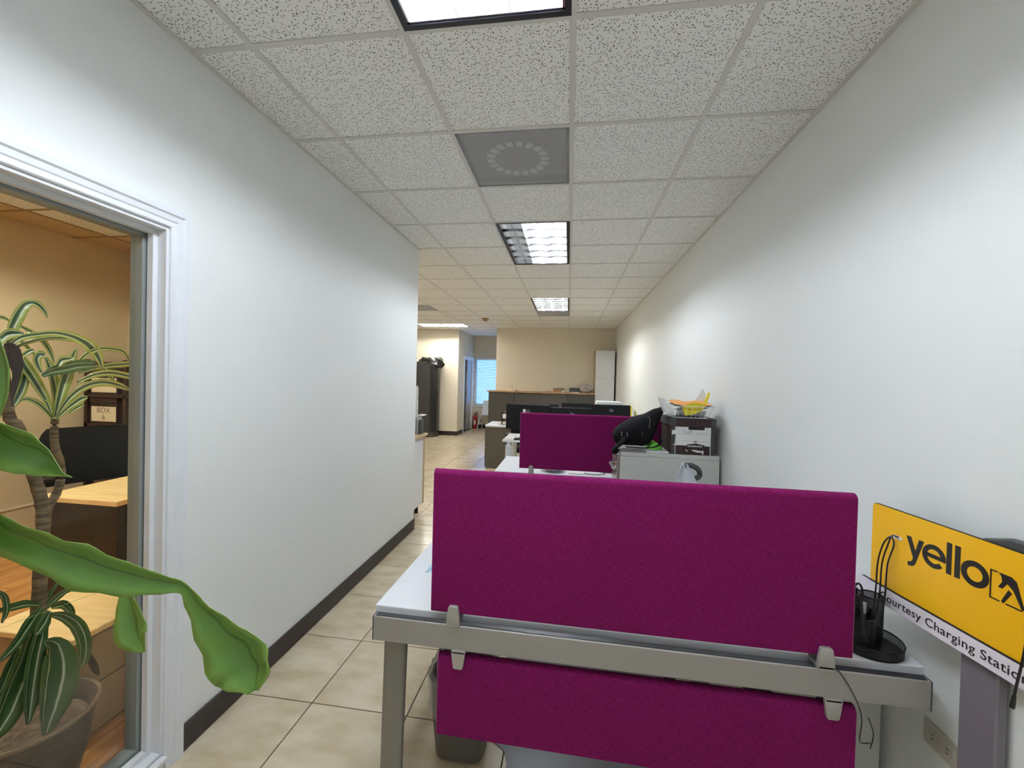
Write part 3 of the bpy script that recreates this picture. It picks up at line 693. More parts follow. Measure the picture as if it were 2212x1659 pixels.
flat('logo_bracket', [[(.3375, 1.0965), (.3525, 1.0965), (.3525, 1.0935), (.3405, 1.0935), (.3405, 1.0285), (.3375, 1.0255)], [(.3375, 1.0255), (.3590, 1.0255), (.3590, 1.0285), (.3405, 1.0285)],
     [(.3720, 1.0255), (.4030, 1.0255), (.4030, 1.0285), (.3720, 1.0285)]])
flat('logo_animal', [[(.355, 1.0955), (.381, 1.0955), (.3735, 1.0760), (.3631, 1.0760), (.3612, 1.0880)], [(.3631, 1.0760), (.3735, 1.0760), (.3637, 1.0600), (.3551, 1.0600)], [(.381, 1.0955), (.3915, 1.0880), (.3862, 1.0640), (.3735, 1.0760)],
     [(.3915, 1.0880), (.4085, 1.0300), (.4030, 1.0290), (.3862, 1.0640)], [(.376, 1.0621), (.3833, 1.0573), (.3669, 1.0257), (.3622, 1.0287)]])
MB().box(.265, .352, .012, .040, .008, .90, .004).build('post', 'post', SG)
MB().box(.15, .46, -.09, .034, 0, .010, .003).build('foot_plate', 'post', SG)
MB().prism([(.26, .91), (.46, .91), (.46, 1.165), (.44, 1.182), (.365, 1.182), (.305, 1.160), (.26, 1.12)], 'y', .0095, .030, .006, 2).build('charger_box', 'grey_dark', SG)
def cable(name, label, P, r=.0022, ends=True, tip='grey_dark'):
    t = thing(name, label, 'cable', P[-1])
    Q = [tuple(Vector(p)-Vector(P[-1])) for p in smoothpath(P, 6)]
    MB().tube(Q, r, 8).build('lead', 'black', t, 60)
    if ends:
        v = (Vector(Q[-1])-Vector(Q[-3])).normalized()
        MB().tube([Vector(Q[-1])-v*.012, Vector(Q[-1])+v*.004, Vector(Q[-1])+v*.018], [r*1.3, .0045, .0045], 8).build('connector', 'black', t, 60)
        MB().tube([Vector(Q[-1])+v*.018, Vector(Q[-1])+v*.024], .003, 8).build('plug_tip', 'silver', t, 60)
    return t
def sgw(u, off, z):
    c, s = math.cos(ang), math.sin(ang); return (1.0+u*c-off*s, 1.497+u*s+off*c, z)
CB = 'charging lead with {} plug hanging from the slot of the yellow sign'
for k, (du, dz, off, nm) in enumerate(((.014, .0, -.022, 'a slim'), (.026, -.03, -.016, 'a wide'), (.006, -.055, -.028, 'a short'))):
    cable('charging_cable', CB.format(nm), [sgw(.095, .0, 1.078), sgw(.085, -.012, 1.080), sgw(.070+du, off, 1.055), sgw(.058+du, off-.006, .99), sgw(.056+du, off-.008, .90), sgw(.050+du, off-.010, .845+dz)])
cable('charging_cable', 'charging lead with a broad plug dangling beside the word Station', [sgw(.44, 0, 1.077), sgw(.437, -.012, 1.07), sgw(.432, -.02, 1.0), sgw(.426, -.022, .93), sgw(.416, -.022, .86), sgw(.412, -.022, .825)], .0026)
cable('thin_cable', 'thin black wire draped over the grey rail of the white desk', [d1(1.40, .03, .7385), d1(1.405, -.015, .7385), d1(1.43, -.05, .725), d1(1.47, -.052, .66), d1(1.49, -.05, .60), d1(1.50, -.03, .52), d1(1.56, .02, .48), d1(1.58, .05, .44), d1(1.62, .10, .45), d1(1.63, .14, .47)], .0014, ends=False)
ot = thing('wall_outlet', 'ivory double outlet plate on the right wall below the desk', 'outlet', (XR, 1.335, .512))
MB().box(-.005, 0, -.058, .058, -.036, .036, .002).build('plate', 'outlet', ot)
for y in (-.024, .024):
    rc = MB().prism([(y+.015*math.cos(a), .018*math.sin(a)) for a in [2*PI*i/16 for i in range(16)]], 'x', -.0075, -.004).build('receptacle', 'outlet', ot)
    for z in (-.006, .006): MB().box(-.0082, -.0072, y-.005, y+.003, z-.001, z+.001).build('slot', 'ink', rc)

# ------------------------------------------------------------------ office chairs
def office_chair(label, loc, rz, back='pale_grey', seat='black_rough', loop=True, zs=.47, zb=1.06, wide=1, taper=0):
    """faces local -y"""
    t = thing('office_chair', label, 'chair', (loc[0], loc[1], .004), rz)
    for k in range(5):
        a = 2*PI*k/5+.3; T = Matrix.Rotation(a, 4, 'Z')
        ar = MB().prism([(.02, .085), (.02, .13), (.29, .085), (.29, .06)], 'y', -.022, .022, .004, 1, T).build('base_arm', 'black', t)
        MB().lathe([(.012, -.024), (.028, -.02), (.028, .02), (.012, .024)], 14, T=T @ Matrix.Translation((.29, 0, .028)) @ Matrix.Rotation(PI/2, 4, 'X')).tube([T @ Vector((.29, 0, .03)), T @ Vector((.285, 0, .07))], .01, 8).build('caster', 'black', ar, 40)
    MB().lathe([(.032, .08), (.032, .25), (.02, .25), (.02, zs-.05)], 16).build('gas_column', 'grey_dark', t, 40)
    MB().box(-.10, .10, -.12, .12, zs-.06, zs-.035, .006).build('seat_mechanism', 'black', t)
    MB().box(-.245, .245, -.25, .23, zs-.035, zs+.045, .034, 4).build('seat', seat, t, 60)
    rows = []
    for i in range(12):
        v = i/11; z = zs+.10+v*(zb-zs-.10); y = .235+.02*math.sin(PI*v)*-1+.055*v; hw = (.225-.02*(2*v-1)**2-.5*max(0, v-.8)**2)*wide
        if taper: hw = .014+.20*(1-v)**.9
        th = .055-.03*v
        rows.append([(hw*math.cos(a)*1.0, y+(-.05*math.cos(a)**2)+th*.5*math.sin(a), z) for a in [2*PI*k/24 for k in range(24)]])
    MB().grid(rows, close=True).build('backrest', back, t, 60)
    MB().tube([(0, .08, zs-.05), (0, .25, zs-.03), (0, .31, zs+.08), (0, .295, zs+.26)], [.022, .022, .02, .016], 10, flat=(.03, .012)).build('back_support', 'grey_dark', t, 60)
    if loop:
        p = [(.006, .272, zb-.014), (.045, .278, zb-.013), (.084, .28, zb-.032), (.098, .28, zb-.060), (.090, .28, zb-.082), (.062, .270, zb-.092), (.030, .262, zb-.100)]
        MB().tube(smoothpath(p, 5), .016, 12).build('back_handle', 'grey_dark', t, 60)
    for s in (-1, 1):
        ar = MB().tube(smoothpath([(s*.20, .06, zs-.03), (s*.285, .06, zs-.01), (s*.295, .05, zs+.10), (s*.29, .04, zs+.20)], 4), .016, 10).build('arm_post', 'black', t, 60)
        MB().box(s*.29-.04, s*.29+.04, -.13, .14, zs+.20, zs+.23, .012, 3).build('arm_pad', 'black', ar, 60)
    return t
office_chair('desk chair with pale grey back and dark curved handle behind the nearest screen', (.715, 2.38), 0, zs=.45, zb=1.036, taper=1)
office_chair('black desk chair between the two white monitor desks', (-.62, 6.33), PI, back='black_rough', loop=False, zs=.45, zb=.86)

# ------------------------------------------------------------------ filing cabinet group
CB0, CB1, CT = 3.072, 3.43, 1.02
fc = thing('filing_cabinet', 'light grey steel filing cabinet with a keyed lock beside the right wall', 'filing cabinet', (.385, CB0, 0))
MB().box(0, .685, 0, CB1-CB0, .02, CT-.03, .003).box(.002, .685, -.002, CB1-CB0+.002, CT-.03, CT, .004).build('body', 'cab_grey', fc)
MB().box(.02, .66, .02, CB1-CB0-.02, 0, .02).build('plinth', 'black', fc)
for k in range(3):
    z0 = .03+k*.322
    dr = MB().box(-.020, 0, .006, CB1-CB0-.006, z0, z0+.312, .004, 2).build('drawer', 'cab_edge', fc)
    MB().tube([(-.03, .05, z0+.21), (-.042, .07, z0+.21), (-.042, CB1-CB0-.07, z0+.21), (-.03, CB1-CB0-.05, z0+.21)], .009, 10).box(-.03, -.018, .05, CB1-CB0-.05, z0+.195, z0+.225, .004).build('handle', 'silver', dr, 60)
    MB().box(-.0225, -.019, .12, .25, z0+.25, z0+.285).build('label_holder', 'silver', dr)
lk = MB().lathe([(.012, 0), (.012, .006)], 18, T=Matrix.Translation((-.0205, .055, .93)) @ Matrix.Rotation(-PI/2, 4, 'Y')).build('lock', 'silver', fc, 40)
MB().lathe([(.011, -.0015), (.011, .0015)], 16, T=Matrix.Translation((-.034, .055, .922)) @ Matrix.Rotation(PI/2, 4, 'X')).box(-.030, -.020, .054, .056, .926, .932).box(-.0355, -.0325, .054, .056, .885, .913).build('key', 'brass', lk)

bx = thing('file_box', 'dark wood print cardboard file box with torn white label on the cabinet', 'cardboard box', (.742, CB0+.02, CT))
W_, D_, H_ = .295, .325, .262
MB().box(0, W_, 0, D_, 0, H_-.03, .002).build('box_body', 'boxbrown', bx)
MB().box(-.008, W_+.008, -.008, D_+.004, H_-.062, H_, .003).build('lid', 'boxgrey', bx)
MB().box(.030, W_-.025, -.0095, -.0078, H_-.060, H_-.004).build('lid_print', 'boxbrown', bx)
for x in (-.001, W_-.026): MB().box(x, x+.027, -.0012, .001, 0, H_-.062).build('corner_band', 'boxgrey', bx)
for x in (.026, W_-.030): MB().box(x, x+.004, -.0020, 0, 0, H_-.062).build('stripe', 'paper', bx)
lb = MB().prism([(.030, .066), (.010, .070), (.030, .078), (.033, .15), (.002, .14), (.004, .172), (.033, .178), (.033, .192), (.010, .205), (.268, .200), (.268, .066)], 'y', -.003, 0).build('torn_label', 'paper', bx)
MB().prism(rrect(.115, .225, .180, .2, .006), 'y', -.0045, -.001).build('hand_hole', 'sign_black', bx)
for z in (.098, .148): MB().box(.045, .258, -.0036, -.0026, z, z+.0010).build('ruled_line', 'pencil', lb)
text('handwriting', '/ Tug8-', .036, 'pencil', lb, (.046, -.0034, .1535), ext=.0002, offset=-.0006, shear=.12)
MB().tube([(.165+.0075*i, -.0036, .158+.006*math.sin(i*2.1)) for i in range(12)], .0007, 5).build('faded_scrawl', 'pencil', lb)
em = MB().prism([(.108, .050), (.222, .050), (.226, .072), (.170, .084), (.108, .074)], 'y', -.005, -.001).build('maker_panel', 'sign_black', bx)
text('maker_lettering', 'BANKERS BOX', .0150, 'paper', em, (.113, -.0053, .058), ext=.0002, offset=.0003)
MB().prism(arc(.165, .090, .012, 0, 180, 12), 'y', -.0042, -.001).build('maker_emblem', 'pencil', bx)
MB().prism([(.135, .034), (.16, .037), (.205, .030), (.222, .034), (.222, .006), (.214, .006), (.212, .020), (.18, .018)], 'y', -.0028, 0).prism([(.095, .036), (.102, .037), (.118, .024), (.112, .022)], 'y', -.0028, 0).build('torn_patch', 'paper', bx)

bk = thing('wire_basket', 'white wire basket heaped with papers on top of the file box', 'basket', (.872, CB0+.12, CT+H_))
def rect_loop(hx, hy, z): return [(-hx, -hy, z), (hx, -hy, z), (hx, hy, z), (-hx, hy, z), (-hx, -hy, z)]
MB().tube(rect_loop(.148, .135, .085), .0028, 6).build('rim_wire', 'white_trim', bk)
MB().tube(rect_loop(.112, .105, .004), .0022, 6).build('base_wire', 'white_trim', bk)
for i in range(9):
    u = -1+i/4
    for s in (-1, 1):
        MB().tube([(u*.148, s*.135, .085), (u*.112, s*.105, .004)], .0013, 5).build('wire', 'white_trim', bk)
        MB().tube([(s*.148, u*.135, .085), (s*.112, u*.105, .004)], .0013, 5).build('wire', 'white_trim', bk)
    MB().tube([(u*.112, -.105, .004), (u*.112, .105, .004)], .0013, 5).build('wire', 'white_trim', bk)
BL = Vector((.872, CB0+.12, CT+H_))
def sheet(name, label, cat, fn, m, nu=10, nv=8, th=.0016):
    rows = [[fn(i/nu, j/nv) for j in range(nv+1)] for i in range(nu+1)]
    back = [[(p[0]+.0006, p[1]+th, p[2]-th) for p in r][::-1] for r in rows]
    b = MB(); full = [a + c for a, c in zip(rows, back)]
    b.grid(full, close=True); o = b.build(name, m, None, 60); o.location = BL; return tag(o, label, cat)
sheet('paper_stack', 'thick stack of white papers lying in the wire basket', 'papers', lambda u, v: (-.095+.20*u, -.10+.20*v, .052+.012*math.sin(PI*u)), 'paper', th=.040)
sheet('manila_folder', 'orange manila folder spread across the top of the basket papers', 'folder', lambda u, v: (-.115+.255*u, -.115+.22*v, .098-.024*math.sin(PI*u)*(1-v)+.020*v+.006*math.sin(9*u)), 'orange')
sheet('dark_folder', 'dark folder wedged under the orange manila folder', 'folder', lambda u, v: (-.11+.245*u, -.112+.2*v, .087-.026*math.sin(PI*u)*(1-v)+.012*v), 'brownwood')
def cutout(name, label, cat, P, Y, th, m, lean=0):
    """paper outline standing at depth Y inside the basket"""
    pts = [un(x, y, Y=Y) for x, y in P]; A = [(p.x, Y+lean*(p.z-pts[0].z), p.z) for p in pts]; b = bmesh.new()
    va = [b.verts.new(p) for p in A]; vb = [b.verts.new((p[0], p[1]+th, p[2])) for p in A]; n = len(A)
    b.faces.new(va); b.faces.new(vb[::-1])
    for k in range(n): b.faces.new((va[k], vb[k], vb[(k+1) % n], va[(k+1) % n]))
    bmesh.ops.recalc_face_normals(b, faces=b.faces[:]); me = bpy.data.meshes.new(name); b.to_mesh(me); b.free(); me.materials.append(M[m])
    return tag(link(name, me), label, cat)
cutout('yellow_envelope', 'yellow envelope bent along the front of the wire basket', 'envelope', [(1474, 880), (1482, 875), (1495, 870), (1510, 870), (1526, 875), (1521, 883), (1512, 890), (1498, 895), (1480, 898)], BL.y-.112, .003, 'yellow', -.1)
cutout('yellow_slip', 'yellow slip curling up from the end of the basket', 'paper slip', [(1521, 874), (1526, 860), (1533, 847), (1536, 851), (1530, 864), (1525, 877)], BL.y-.04, .012, 'yellow', .2)
cutout('white_sheet', 'white paper sheet curling up out of the basket', 'paper sheet', [(1500, 866), (1511, 853), (1519, 841), (1522, 841), (1526, 852), (1524, 866)], BL.y+.02, .004, 'paper', .3)
cutout('plastic_sleeve', 'clear white plastic sleeve folded over the basket side', 'plastic sleeve', [(1427, 859), (1438, 861), (1445, 893), (1438, 892), (1432, 876)], BL.y-.105, .10, 'paper', .1)

# black bag leaning on the box
bg = thing('black_bag', 'black zip bag slumped on the cabinet against the file box', 'bag', (.47, 3.24, CT))
def bagpt(px, py, Y=3.22): return un(px, py, Y=Y) - Vector((.47, 3.24, CT))
spine = [(1325, 943, 9), (1333, 942, 17), (1345, 938, 21), (1362, 934, 26), (1380, 931, 31), (1395, 925, 30), (1405, 915, 25), (1415, 902, 17), (1424, 892, 10), (1431, 884, 5)]
rows = []
for i, (x, y, h) in enumerate(smoothpath(spine, 3)):
    c = bagpt(x, y); r = h/889*3.25; d = .05+.045*math.sin(PI*min(1, i/24))
    ring_ = []
    for k in range(24):
        a = 2*PI*k/24; q = Vector((0, d*math.cos(a), r*math.sin(a)*(1+.05*math.sin(3*a+i*.4))))
        q.x += -.25*r*math.sin(a)
        p = c+q; p.z = max(p.z, .002+.004*(k % 2)); ring_.append(p)
    rows.append(ring_)
MB().grid(rows, close=True).build('bag_body', 'black_rough', bg, 70)
MB().tube(smoothpath([bagpt(1398, 899, 3.14), bagpt(1404, 905, 3.12), bagpt(1402, 925, 3.11)], 5), .004, 8).build('zip', 'grey_dark', bg)
MB().tube(smoothpath([bagpt(1424, 893), bagpt(1428, 885), bagpt(1431, 879), bagpt(1435, 881), bagpt(1433, 889), bagpt(1423, 903)], 5), .01, 10, flat=(.014, .005)).build('grab_loop', 'black_rough', bg, 60)
MB().tube(smoothpath([bagpt(1350, 946, 3.13), bagpt(1342, 957, 3.115), bagpt(1331, 966, 3.11), bagpt(1325, 974, 3.11), bagpt(1328, 977, 3.11), bagpt(1334, 970, 3.12)], 5), .01, 12, flat=(.026, .014)).build('strap', 'black_rough', bg, 60)
MB().tube(smoothpath([bagpt(1412, 925, 3.15), bagpt(1424, 942, 3.13), bagpt(1426, 957, 3.12), bagpt(1414, 965.5, 3.10), bagpt(1390, 967.5, 3.095), bagpt(1352, 965, 3.095)], 6), .01, 10, flat=(.013, .004)).build('carry_strap', 'black_rough', bg, 60)
for (x, y) in ((1342, 937), (1354, 938)): MB().tube([bagpt(x, y-4, 3.10), bagpt(x+1.2, y-3, 3.10), bagpt(x+1.2, y+3, 3.10), bagpt(x-.5, y+4, 3.10)], .0022, 6).build('buckle', 'silver', bg)
MB().tube([bagpt(1386, 934, 3.085), bagpt(1388, 935, 3.08), bagpt(1388, 945, 3.08)], .0022, 6).build('zip_pull', 'grey_dark', bg)
tag(MB().box(.575, .730, 3.10, 3.36, CT, CT+.014, .003).build('binder', 'paper'), 'white binder lying flat between the bag and the box', 'binder')
gb = MB().prism([(.615, .001), (.715, .001), (.705, .022), (.672, .052), (.640, .045)], 'y', 0, .15, .002).build('green_pouch', 'green'); gb.location = (-.012, 3.16, CT+.014)
tag(gb, 'lime green pouch on the white binder inside the strap loop', 'pouch')

# ------------------------------------------------------------------ second desk bits, monitors
bo = thing('bowl', 'white rimmed bowl on the desk just under the second magenta screen', 'bowl', (-.12, 3.62, .737))
MB().lathe([(.05, 0), (.07, .006), (.105, .035), (.11, .036), (.108, .033), (.07, .012), (.0, .008)], 32).build('bowl_shell', 'white_trim', bo, 50)
tag(MB().box(.02, .14, 3.52, 3.60, .737, .745, .002).build('notepad', 'paper'), 'white notepad beside the bowl under the second screen', 'notepad')
cable('thin_cable', 'black cable coiled on the desk under the second magenta screen', [(.15, 3.56, .741), (.25, 3.53, .741), (.33, 3.58, .745), (.28, 3.66, .741), (.42, 3.60, .741), (.50, 3.62, .741)], .003, ends=False)
def monitor(label, x0, x1, Y, zt, Hh, logo=None, rz=0, group=None, zdesk=.737):
    """back faces the camera (-y)"""
    cx, Wd = (x0+x1)/2, x1-x0; t = thing('monitor', label, 'monitor', (cx, Y, zdesk), rz, group); z1 = zt-zdesk; z0 = z1-Hh
    MB().box(-Wd/2, Wd/2, 0, .018, z0, z1, .004, 2).build('bezel', 'monitor', t)
    MB().box(-Wd/2+.012, Wd/2-.012, .018, .0195, z0+.02, z1-.012).build('display', 'screen', t)
    MB().box(-Wd/2+.004, Wd/2-.004, -.014, 0, z0+.006, z1-.006, .006, 2).build('back_shell', 'monitor', t)
    MB().box(-.035, .035, -.05, -.014, 0.012, z0+Hh*.62, .006, 2).build('stand_neck', 'monitor', t)
    MB().box(-.11, .11, -.052, .13, 0, .012, .005, 2).build('stand_base', 'monitor', t)
    if logo == 'hp':
        lg = MB().grid([[(.028*math.cos(a), -.0155, z1-.085+.028*math.sin(a)), (.026*math.cos(a), -.0155, z1-.085+.026*math.sin(a)), (.026*math.cos(a), -.0135, z1-.085+.026*math.sin(a)), (.028*math.cos(a), -.0135, z1-.085+.028*math.sin(a))] for a in [2*PI*i/28 for i in range(29)]]).build('logo_ring', 'grey_dark', t)
        text('logo_letters', 'hp', .052, 'silver', t, (-.020, -.0152, z1-.098), shear=.28, ext=.0006)
    if logo == 'hp_small': text('logo_letters', 'hp', .05, 'silver', t, (-.022, -.0152, z1-.085), shear=.28, ext=.0006)
    if logo == 'ring':
        cz = z1-.10; ln = [[((.027 if q in (0, 3) else .0235)*math.cos(a), -.0158 if q < 2 else -.0135, cz+(.027 if q in (0, 3) else .0235)*math.sin(a)) for q in range(4)] for a in [2*PI*i/28 for i in range(29)]]
        MB().grid(ln).build('logo_ring', 'silver', t)
        text('logo_letters', 'DELL', .0165, 'silver', t, (-.019, -.0152, cz-.006), ext=.0005, offset=.0004)
    return t
monitor('black monitor with a round ring logo on its back', -.828, -.240, 5.50, 1.197, .345, 'ring')
monitor('black monitor with circled letters, middle of three on the white desk', -.236, .322, 5.505, 1.170, .335, 'hp')
monitor('black monitor with small letters next to pale printer and right wall', .300, .795, 5.44, 1.228, .31, 'hp_small')
monitor('dark monitor on the farther desk behind the ring logo monitor', -.67, -.16, 7.12, 1.118, .30)
monitor('dark monitor on the farther desk behind the circled letters monitor', -.113, .425, 7.12, 1.146, .31)
kb = thing('keyboard', 'dark keyboard at the left end of the monitor desk', 'keyboard', (-.56, 5.345, .737))
MB().box(-.13, .17, -.055, .055, 0, .016, .004).build('keyboard_body', 'black', kb)
km = MB().box(-.008, .008, -.008, .008, .016, .021, .002).mesh('key', 'grey_dark')
for j in range(5):
    for i in range(14): link('key', km, kb, (-.118+i*.021, -.042+j*.021, 0))
tu = thing('white_tube', 'white tube standing before the ring logo monitor', 'tube', (-.575, 5.423, .737))
MB().lathe([(.017, 0), (.017, .395), (.014, .395), (.014, .02)], 20).build('tube_wall', 'paper', tu, 50)
MB().lathe([(.023, 0), (.023, .008), (.019, .012)], 20).build('tube_base', 'paper', tu, 50)
pt = thing('printer', 'pale grey printer on the farther desk beside the right wall', 'printer', (.445, 6.86, .737))
MB().box(0, .48, 0, .42, 0, .36, .012, 2).build('printer_body', 'pale_grey', pt); MB().prism([(0, .36), (.03, .455), (.42, .455), (.48, .36)], 'y', .03, .40, .006).build('scanner_lid', 'pale_grey', pt)
MB().box(.05, .39, -.02, 0, .08, .2, .004).build('paper_tray', 'grey_dark', pt)
for k, (m, h) in enumerate((('green', .38), ('yellow', .40))):
    tag(MB().box(0.975+k*.025, .998+k*.025, 6.86, 7.08, .737, .737+h, .002).build('upright_book', m), ('green book upright right beside the pale printer', 'yellow book upright between the green book and the wall')[k], 'book')

# ------------------------------------------------------------------ middle and back storage
cr = thing('pedestal_cabinet', 'shaded grey pedestal with white top beside the monitor desks', 'cabinet', (-1.375, 6.87, 0))
MB().box(0, .42, 0, .62, .0, .705, .003).build('body', 'shaded_grey', cr); MB().box(-.012, .432, -.012, .632, .705, .737, .004).build('cabinet_top', 'white_lam', cr)
for k in range(2):
    dr = MB().box(-.016, 0, .01, .61, .03+k*.33, .35+k*.33, .003).build('drawer', 'shaded_grey', cr); MB().box(-.03, -.016, .22, .40, .28+k*.33, .295+k*.33, .003).build('handle', 'silver', dr)
og = thing('desk_organiser', 'dark wood desk organiser with papers on the shaded grey pedestal', 'organiser', (-1.13, 6.98, .737))
MB().box(0, .012, 0, .25, 0, .22).box(.16, .172, 0, .25, 0, .22).box(0, .172, 0, .25, .208, .22).box(0, .172, 0, .25, 0, .01).box(0, .172, 0, .25, .10, .108).build('organiser_frame', 'brownwood', og)
tag(MB().box(-1.112, -.975, 6.985, 7.2, .8455, .925, .001).build('paper_ream', 'paper'), 'white paper ream inside the dark wood organiser', 'paper')
tag(MB().box(-1.112, -.975, 6.985, 7.2, .7475, .79, .001).build('paper_pad', 'paper_warm'), 'cream paper pad at the bottom of the dark wood organiser', 'paper')
for i in range(4):
    x0 = -1.90+i*.6225
    lc = thing('storage_cupboard', ('charcoal storage cupboard at the open end next to the passage', 'charcoal storage cupboard second from the passage', 'charcoal storage cupboard second from the tall white cabinet', 'charcoal storage cupboard right next to the tall white cabinet')[i], 'cupboard', (x0, 9.70, 0), 0, 'charcoal cupboards along the back wall')
    MB().box(0, .62, .02, .49, .0, 1.205, .002).build('carcass', 'dark_cab', lc)
    dr = MB().box(.003, .617, 0, .02, .06, 1.20, .003).build('door', 'dark_cab', lc); MB().box(.56, .575, -.02, 0, .6, .75, .003).build('handle', 'silver', dr)
tag(MB().box(-1.93, .595, 9.66, YB-.002, 1.205, 1.235, .003).build('worktop', 'woodtop'), 'oak worktop running over the charcoal cupboards', 'worktop')
tw = thing('tall_cabinet', 'tall white two door cabinet in the back corner', 'cabinet', (.61, 9.80, 0))
MB().box(0, .44, .02, .38, 0, 2.24, .003).build('carcass', 'white_lam', tw); MB().box(-.012, 0, .0, .38, 0, 2.24).build('side_panel', 'maple_edge', tw)
for z0, z1 in ((.05, 1.58), (1.585, 2.235)): dr = MB().box(.003, .437, 0, .02, z0, z1, .003).build('door', 'white_lam', tw)
MB().lathe([(.008, 0), (.016, .012), (.016, .02)], 14, T=Matrix.Translation((.405, 0, 1.63)) @ Matrix.Rotation(PI/2, 4, 'X')).build('knob', 'silver', dr)
# clutter on the worktop
ZW = 1.235
bt = thing('small_bottle', 'small bottle alone near the passage end of the oak worktop', 'bottle', (-1.36, 9.85, ZW))
MB().lathe([(.022, 0), (.024, .01), (.024, .06), (.012, .08), (.011, .10)], 16).build('bottle_body', 'paper_warm', bt, 50); MB().lathe([(.013, .10), (.013, .118)], 14).build('cap', 'red', bt)
tag(MB().box(-1.28, -1.22, 9.84, 9.9, ZW, ZW+.018, .006).build('tape_dispenser', 'black'), 'small black tape dispenser beside the small bottle', 'tape dispenser')
def cbox(label, x, y, w_, d, h, m, lidm=None):
    t = thing('small_carton', label, 'box', (x, y, ZW)); MB().box(0, w_, 0, d, 0, h, .002).build('carton_body', m, t)
    if lidm: MB().box(-.004, w_+.004, -.004, d+.004, h, h+.012).build('carton_lid', lidm, t)
cbox('flat tan carton lying on the oak worktop', -.52, 9.80, .18, .16, .025, 'maple_edge')
cbox('brown carton with grey lid on the oak worktop', -.36, 9.86, .26, .2, .075, 'woodtop', 'grey_dark')
cbox('little white carton in front of the brown carton', -.15, 9.76, .045, .045, .05, 'paper')
cbox('charcoal carton by the crumpled bag on the worktop', .02, 9.90, .26, .18, .11, 'grey_dark')
cbox('low white carton in front of the charcoal carton', .03, 9.74, .22, .12, .02, 'paper')
rows = []
for i in range(9):
    v = i/8; r = .13*math.sin(PI*(.12+.80*v))
    rows.append([(.425+r*1.1*math.cos(a)*(1+.18*math.sin(5*a+i)), 9.86+r*.8*math.sin(a)*(1+.15*math.sin(4*a+2*i)), ZW+.005+.19*v*(1+.12*math.sin(3*a+1))) for a in [2*PI*k/22 for k in range(22)]])
tag(MB().grid(rows, close=True).build('crumpled_bag', 'greybag'), 'crumpled grey plastic bag against the tall white cabinet', 'plastic bag')

# side room: counter with drawer tower, cooler
ct = thing('counter_cabinet', 'white counter cabinet with maple edge just past the corridor corner', 'cabinet', (-2.14, 3.96, 0))
MB().box(0, .52, 0, .52, .10, .862, .003).build('carcass', 'white_lam', ct)
MB().box(.52, .538, 0, .485, .105, .86, .003).build('door', 'white_lam', ct); MB().box(.0, .54, .487, .535, .10, .862, .002).build('side_panel', 'maple_edge', ct)
MB().box(-.01, .565, 0, .555, .862, .892, .003).build('counter_top', 'maple_edge', ct)
for x in (.05, .48):
    for y in (.05, .46): MB().lathe([(.025, 0), (.02, .01), (.02, .1)], 12, (x, y, 0)).build('leg', 'black', ct)
dt = thing('drawer_tower', 'narrow grey drawer tower standing on the white counter cabinet', 'drawer unit', (-1.97, 4.20, .892))
MB().box(0, .29, 0, .25, 0, .52, .004).build('tower_body', 'cab_grey', dt); MB().box(-.006, .296, -.006, .256, .52, .535, .003).build('tower_top', 'maple_edge', dt)
for k in range(4):
    dr = MB().box(.29, .30, .008, .242, .01+k*.127, .13+k*.127, .002).build('drawer', 'cab_grey', dt); MB().tube([(.30, .09, .06+k*.127), (.318, .10, .06+k*.127), (.318, .15, .06+k*.127), (.30, .16, .06+k*.127)], .004, 6).build('handle', 'silver', dr)
ls = thing('letter_shelf', 'small white letter shelf on the counter beside the drawer tower', 'letter tray', (-1.640, 4.36, .892))
MB().box(-.005, .055, 0, .12, .205, .215, .002).box(-.005, .0, 0, .12, 0, .205).build('shelf_frame', 'white_trim', ls); MB().box(.0, .035, .005, .10, 0, .16, .002).build('inner_tray', 'grey_dark', ls)
co = thing('drinks_cooler', 'tall black drinks cooler with curved door in the side room', 'cooler', (-3.30, 10.0, 0))
MB().box(-.62, -.16, 0, .46, .03, 1.90, .006).build('cooler_body', 'cooler', co)
pr_ = [(-.165, 0), (-.08, .012), (-.025, .06), (0, .15), (0, .31), (-.025, .40), (-.08, .448), (-.165, .46)]
MB().prism(pr_, 'z', .12, 1.80).build('curved_door', 'cooler_glass', co, 50); MB().prism(pr_, 'z', .0, .12).build('base_grille', 'cooler', co, 50); MB().prism(pr_, 'z', 1.80, 1.92).build('canopy', 'cooler', co, 50)
MB().tube([(-.012, .10, .95), (.018, .10, .97), (.018, .10, 1.15), (-.012, .10, 1.17)], .012, 8).build('handle', 'black', co, 60)
rows = []
for i in range(8):
    v = i/7; r = (.28, .31, .33, .30, .29, .24, .16, .05)[i]; z = (1.76, 1.80, 1.86, 1.92, 1.97, 2.01, 2.02, 2.015)[i]
    rows.append([(-3.52+r*1.05*math.cos(a)*(1+.06*math.sin(7*a+i)), 10.23+r*.74*math.sin(a)*(1+.05*math.sin(6*a+i)), z+.025*math.sin(5*a+1.5*i)*(1 if i < 6 else .4)) for a in [2*PI*k/40 for k in range(40)]])
tag(MB().grid(rows).build('plastic_cover', 'bagplastic', None, 30), 'black plastic bag draped over the top of the drinks cooler', 'plastic bag')

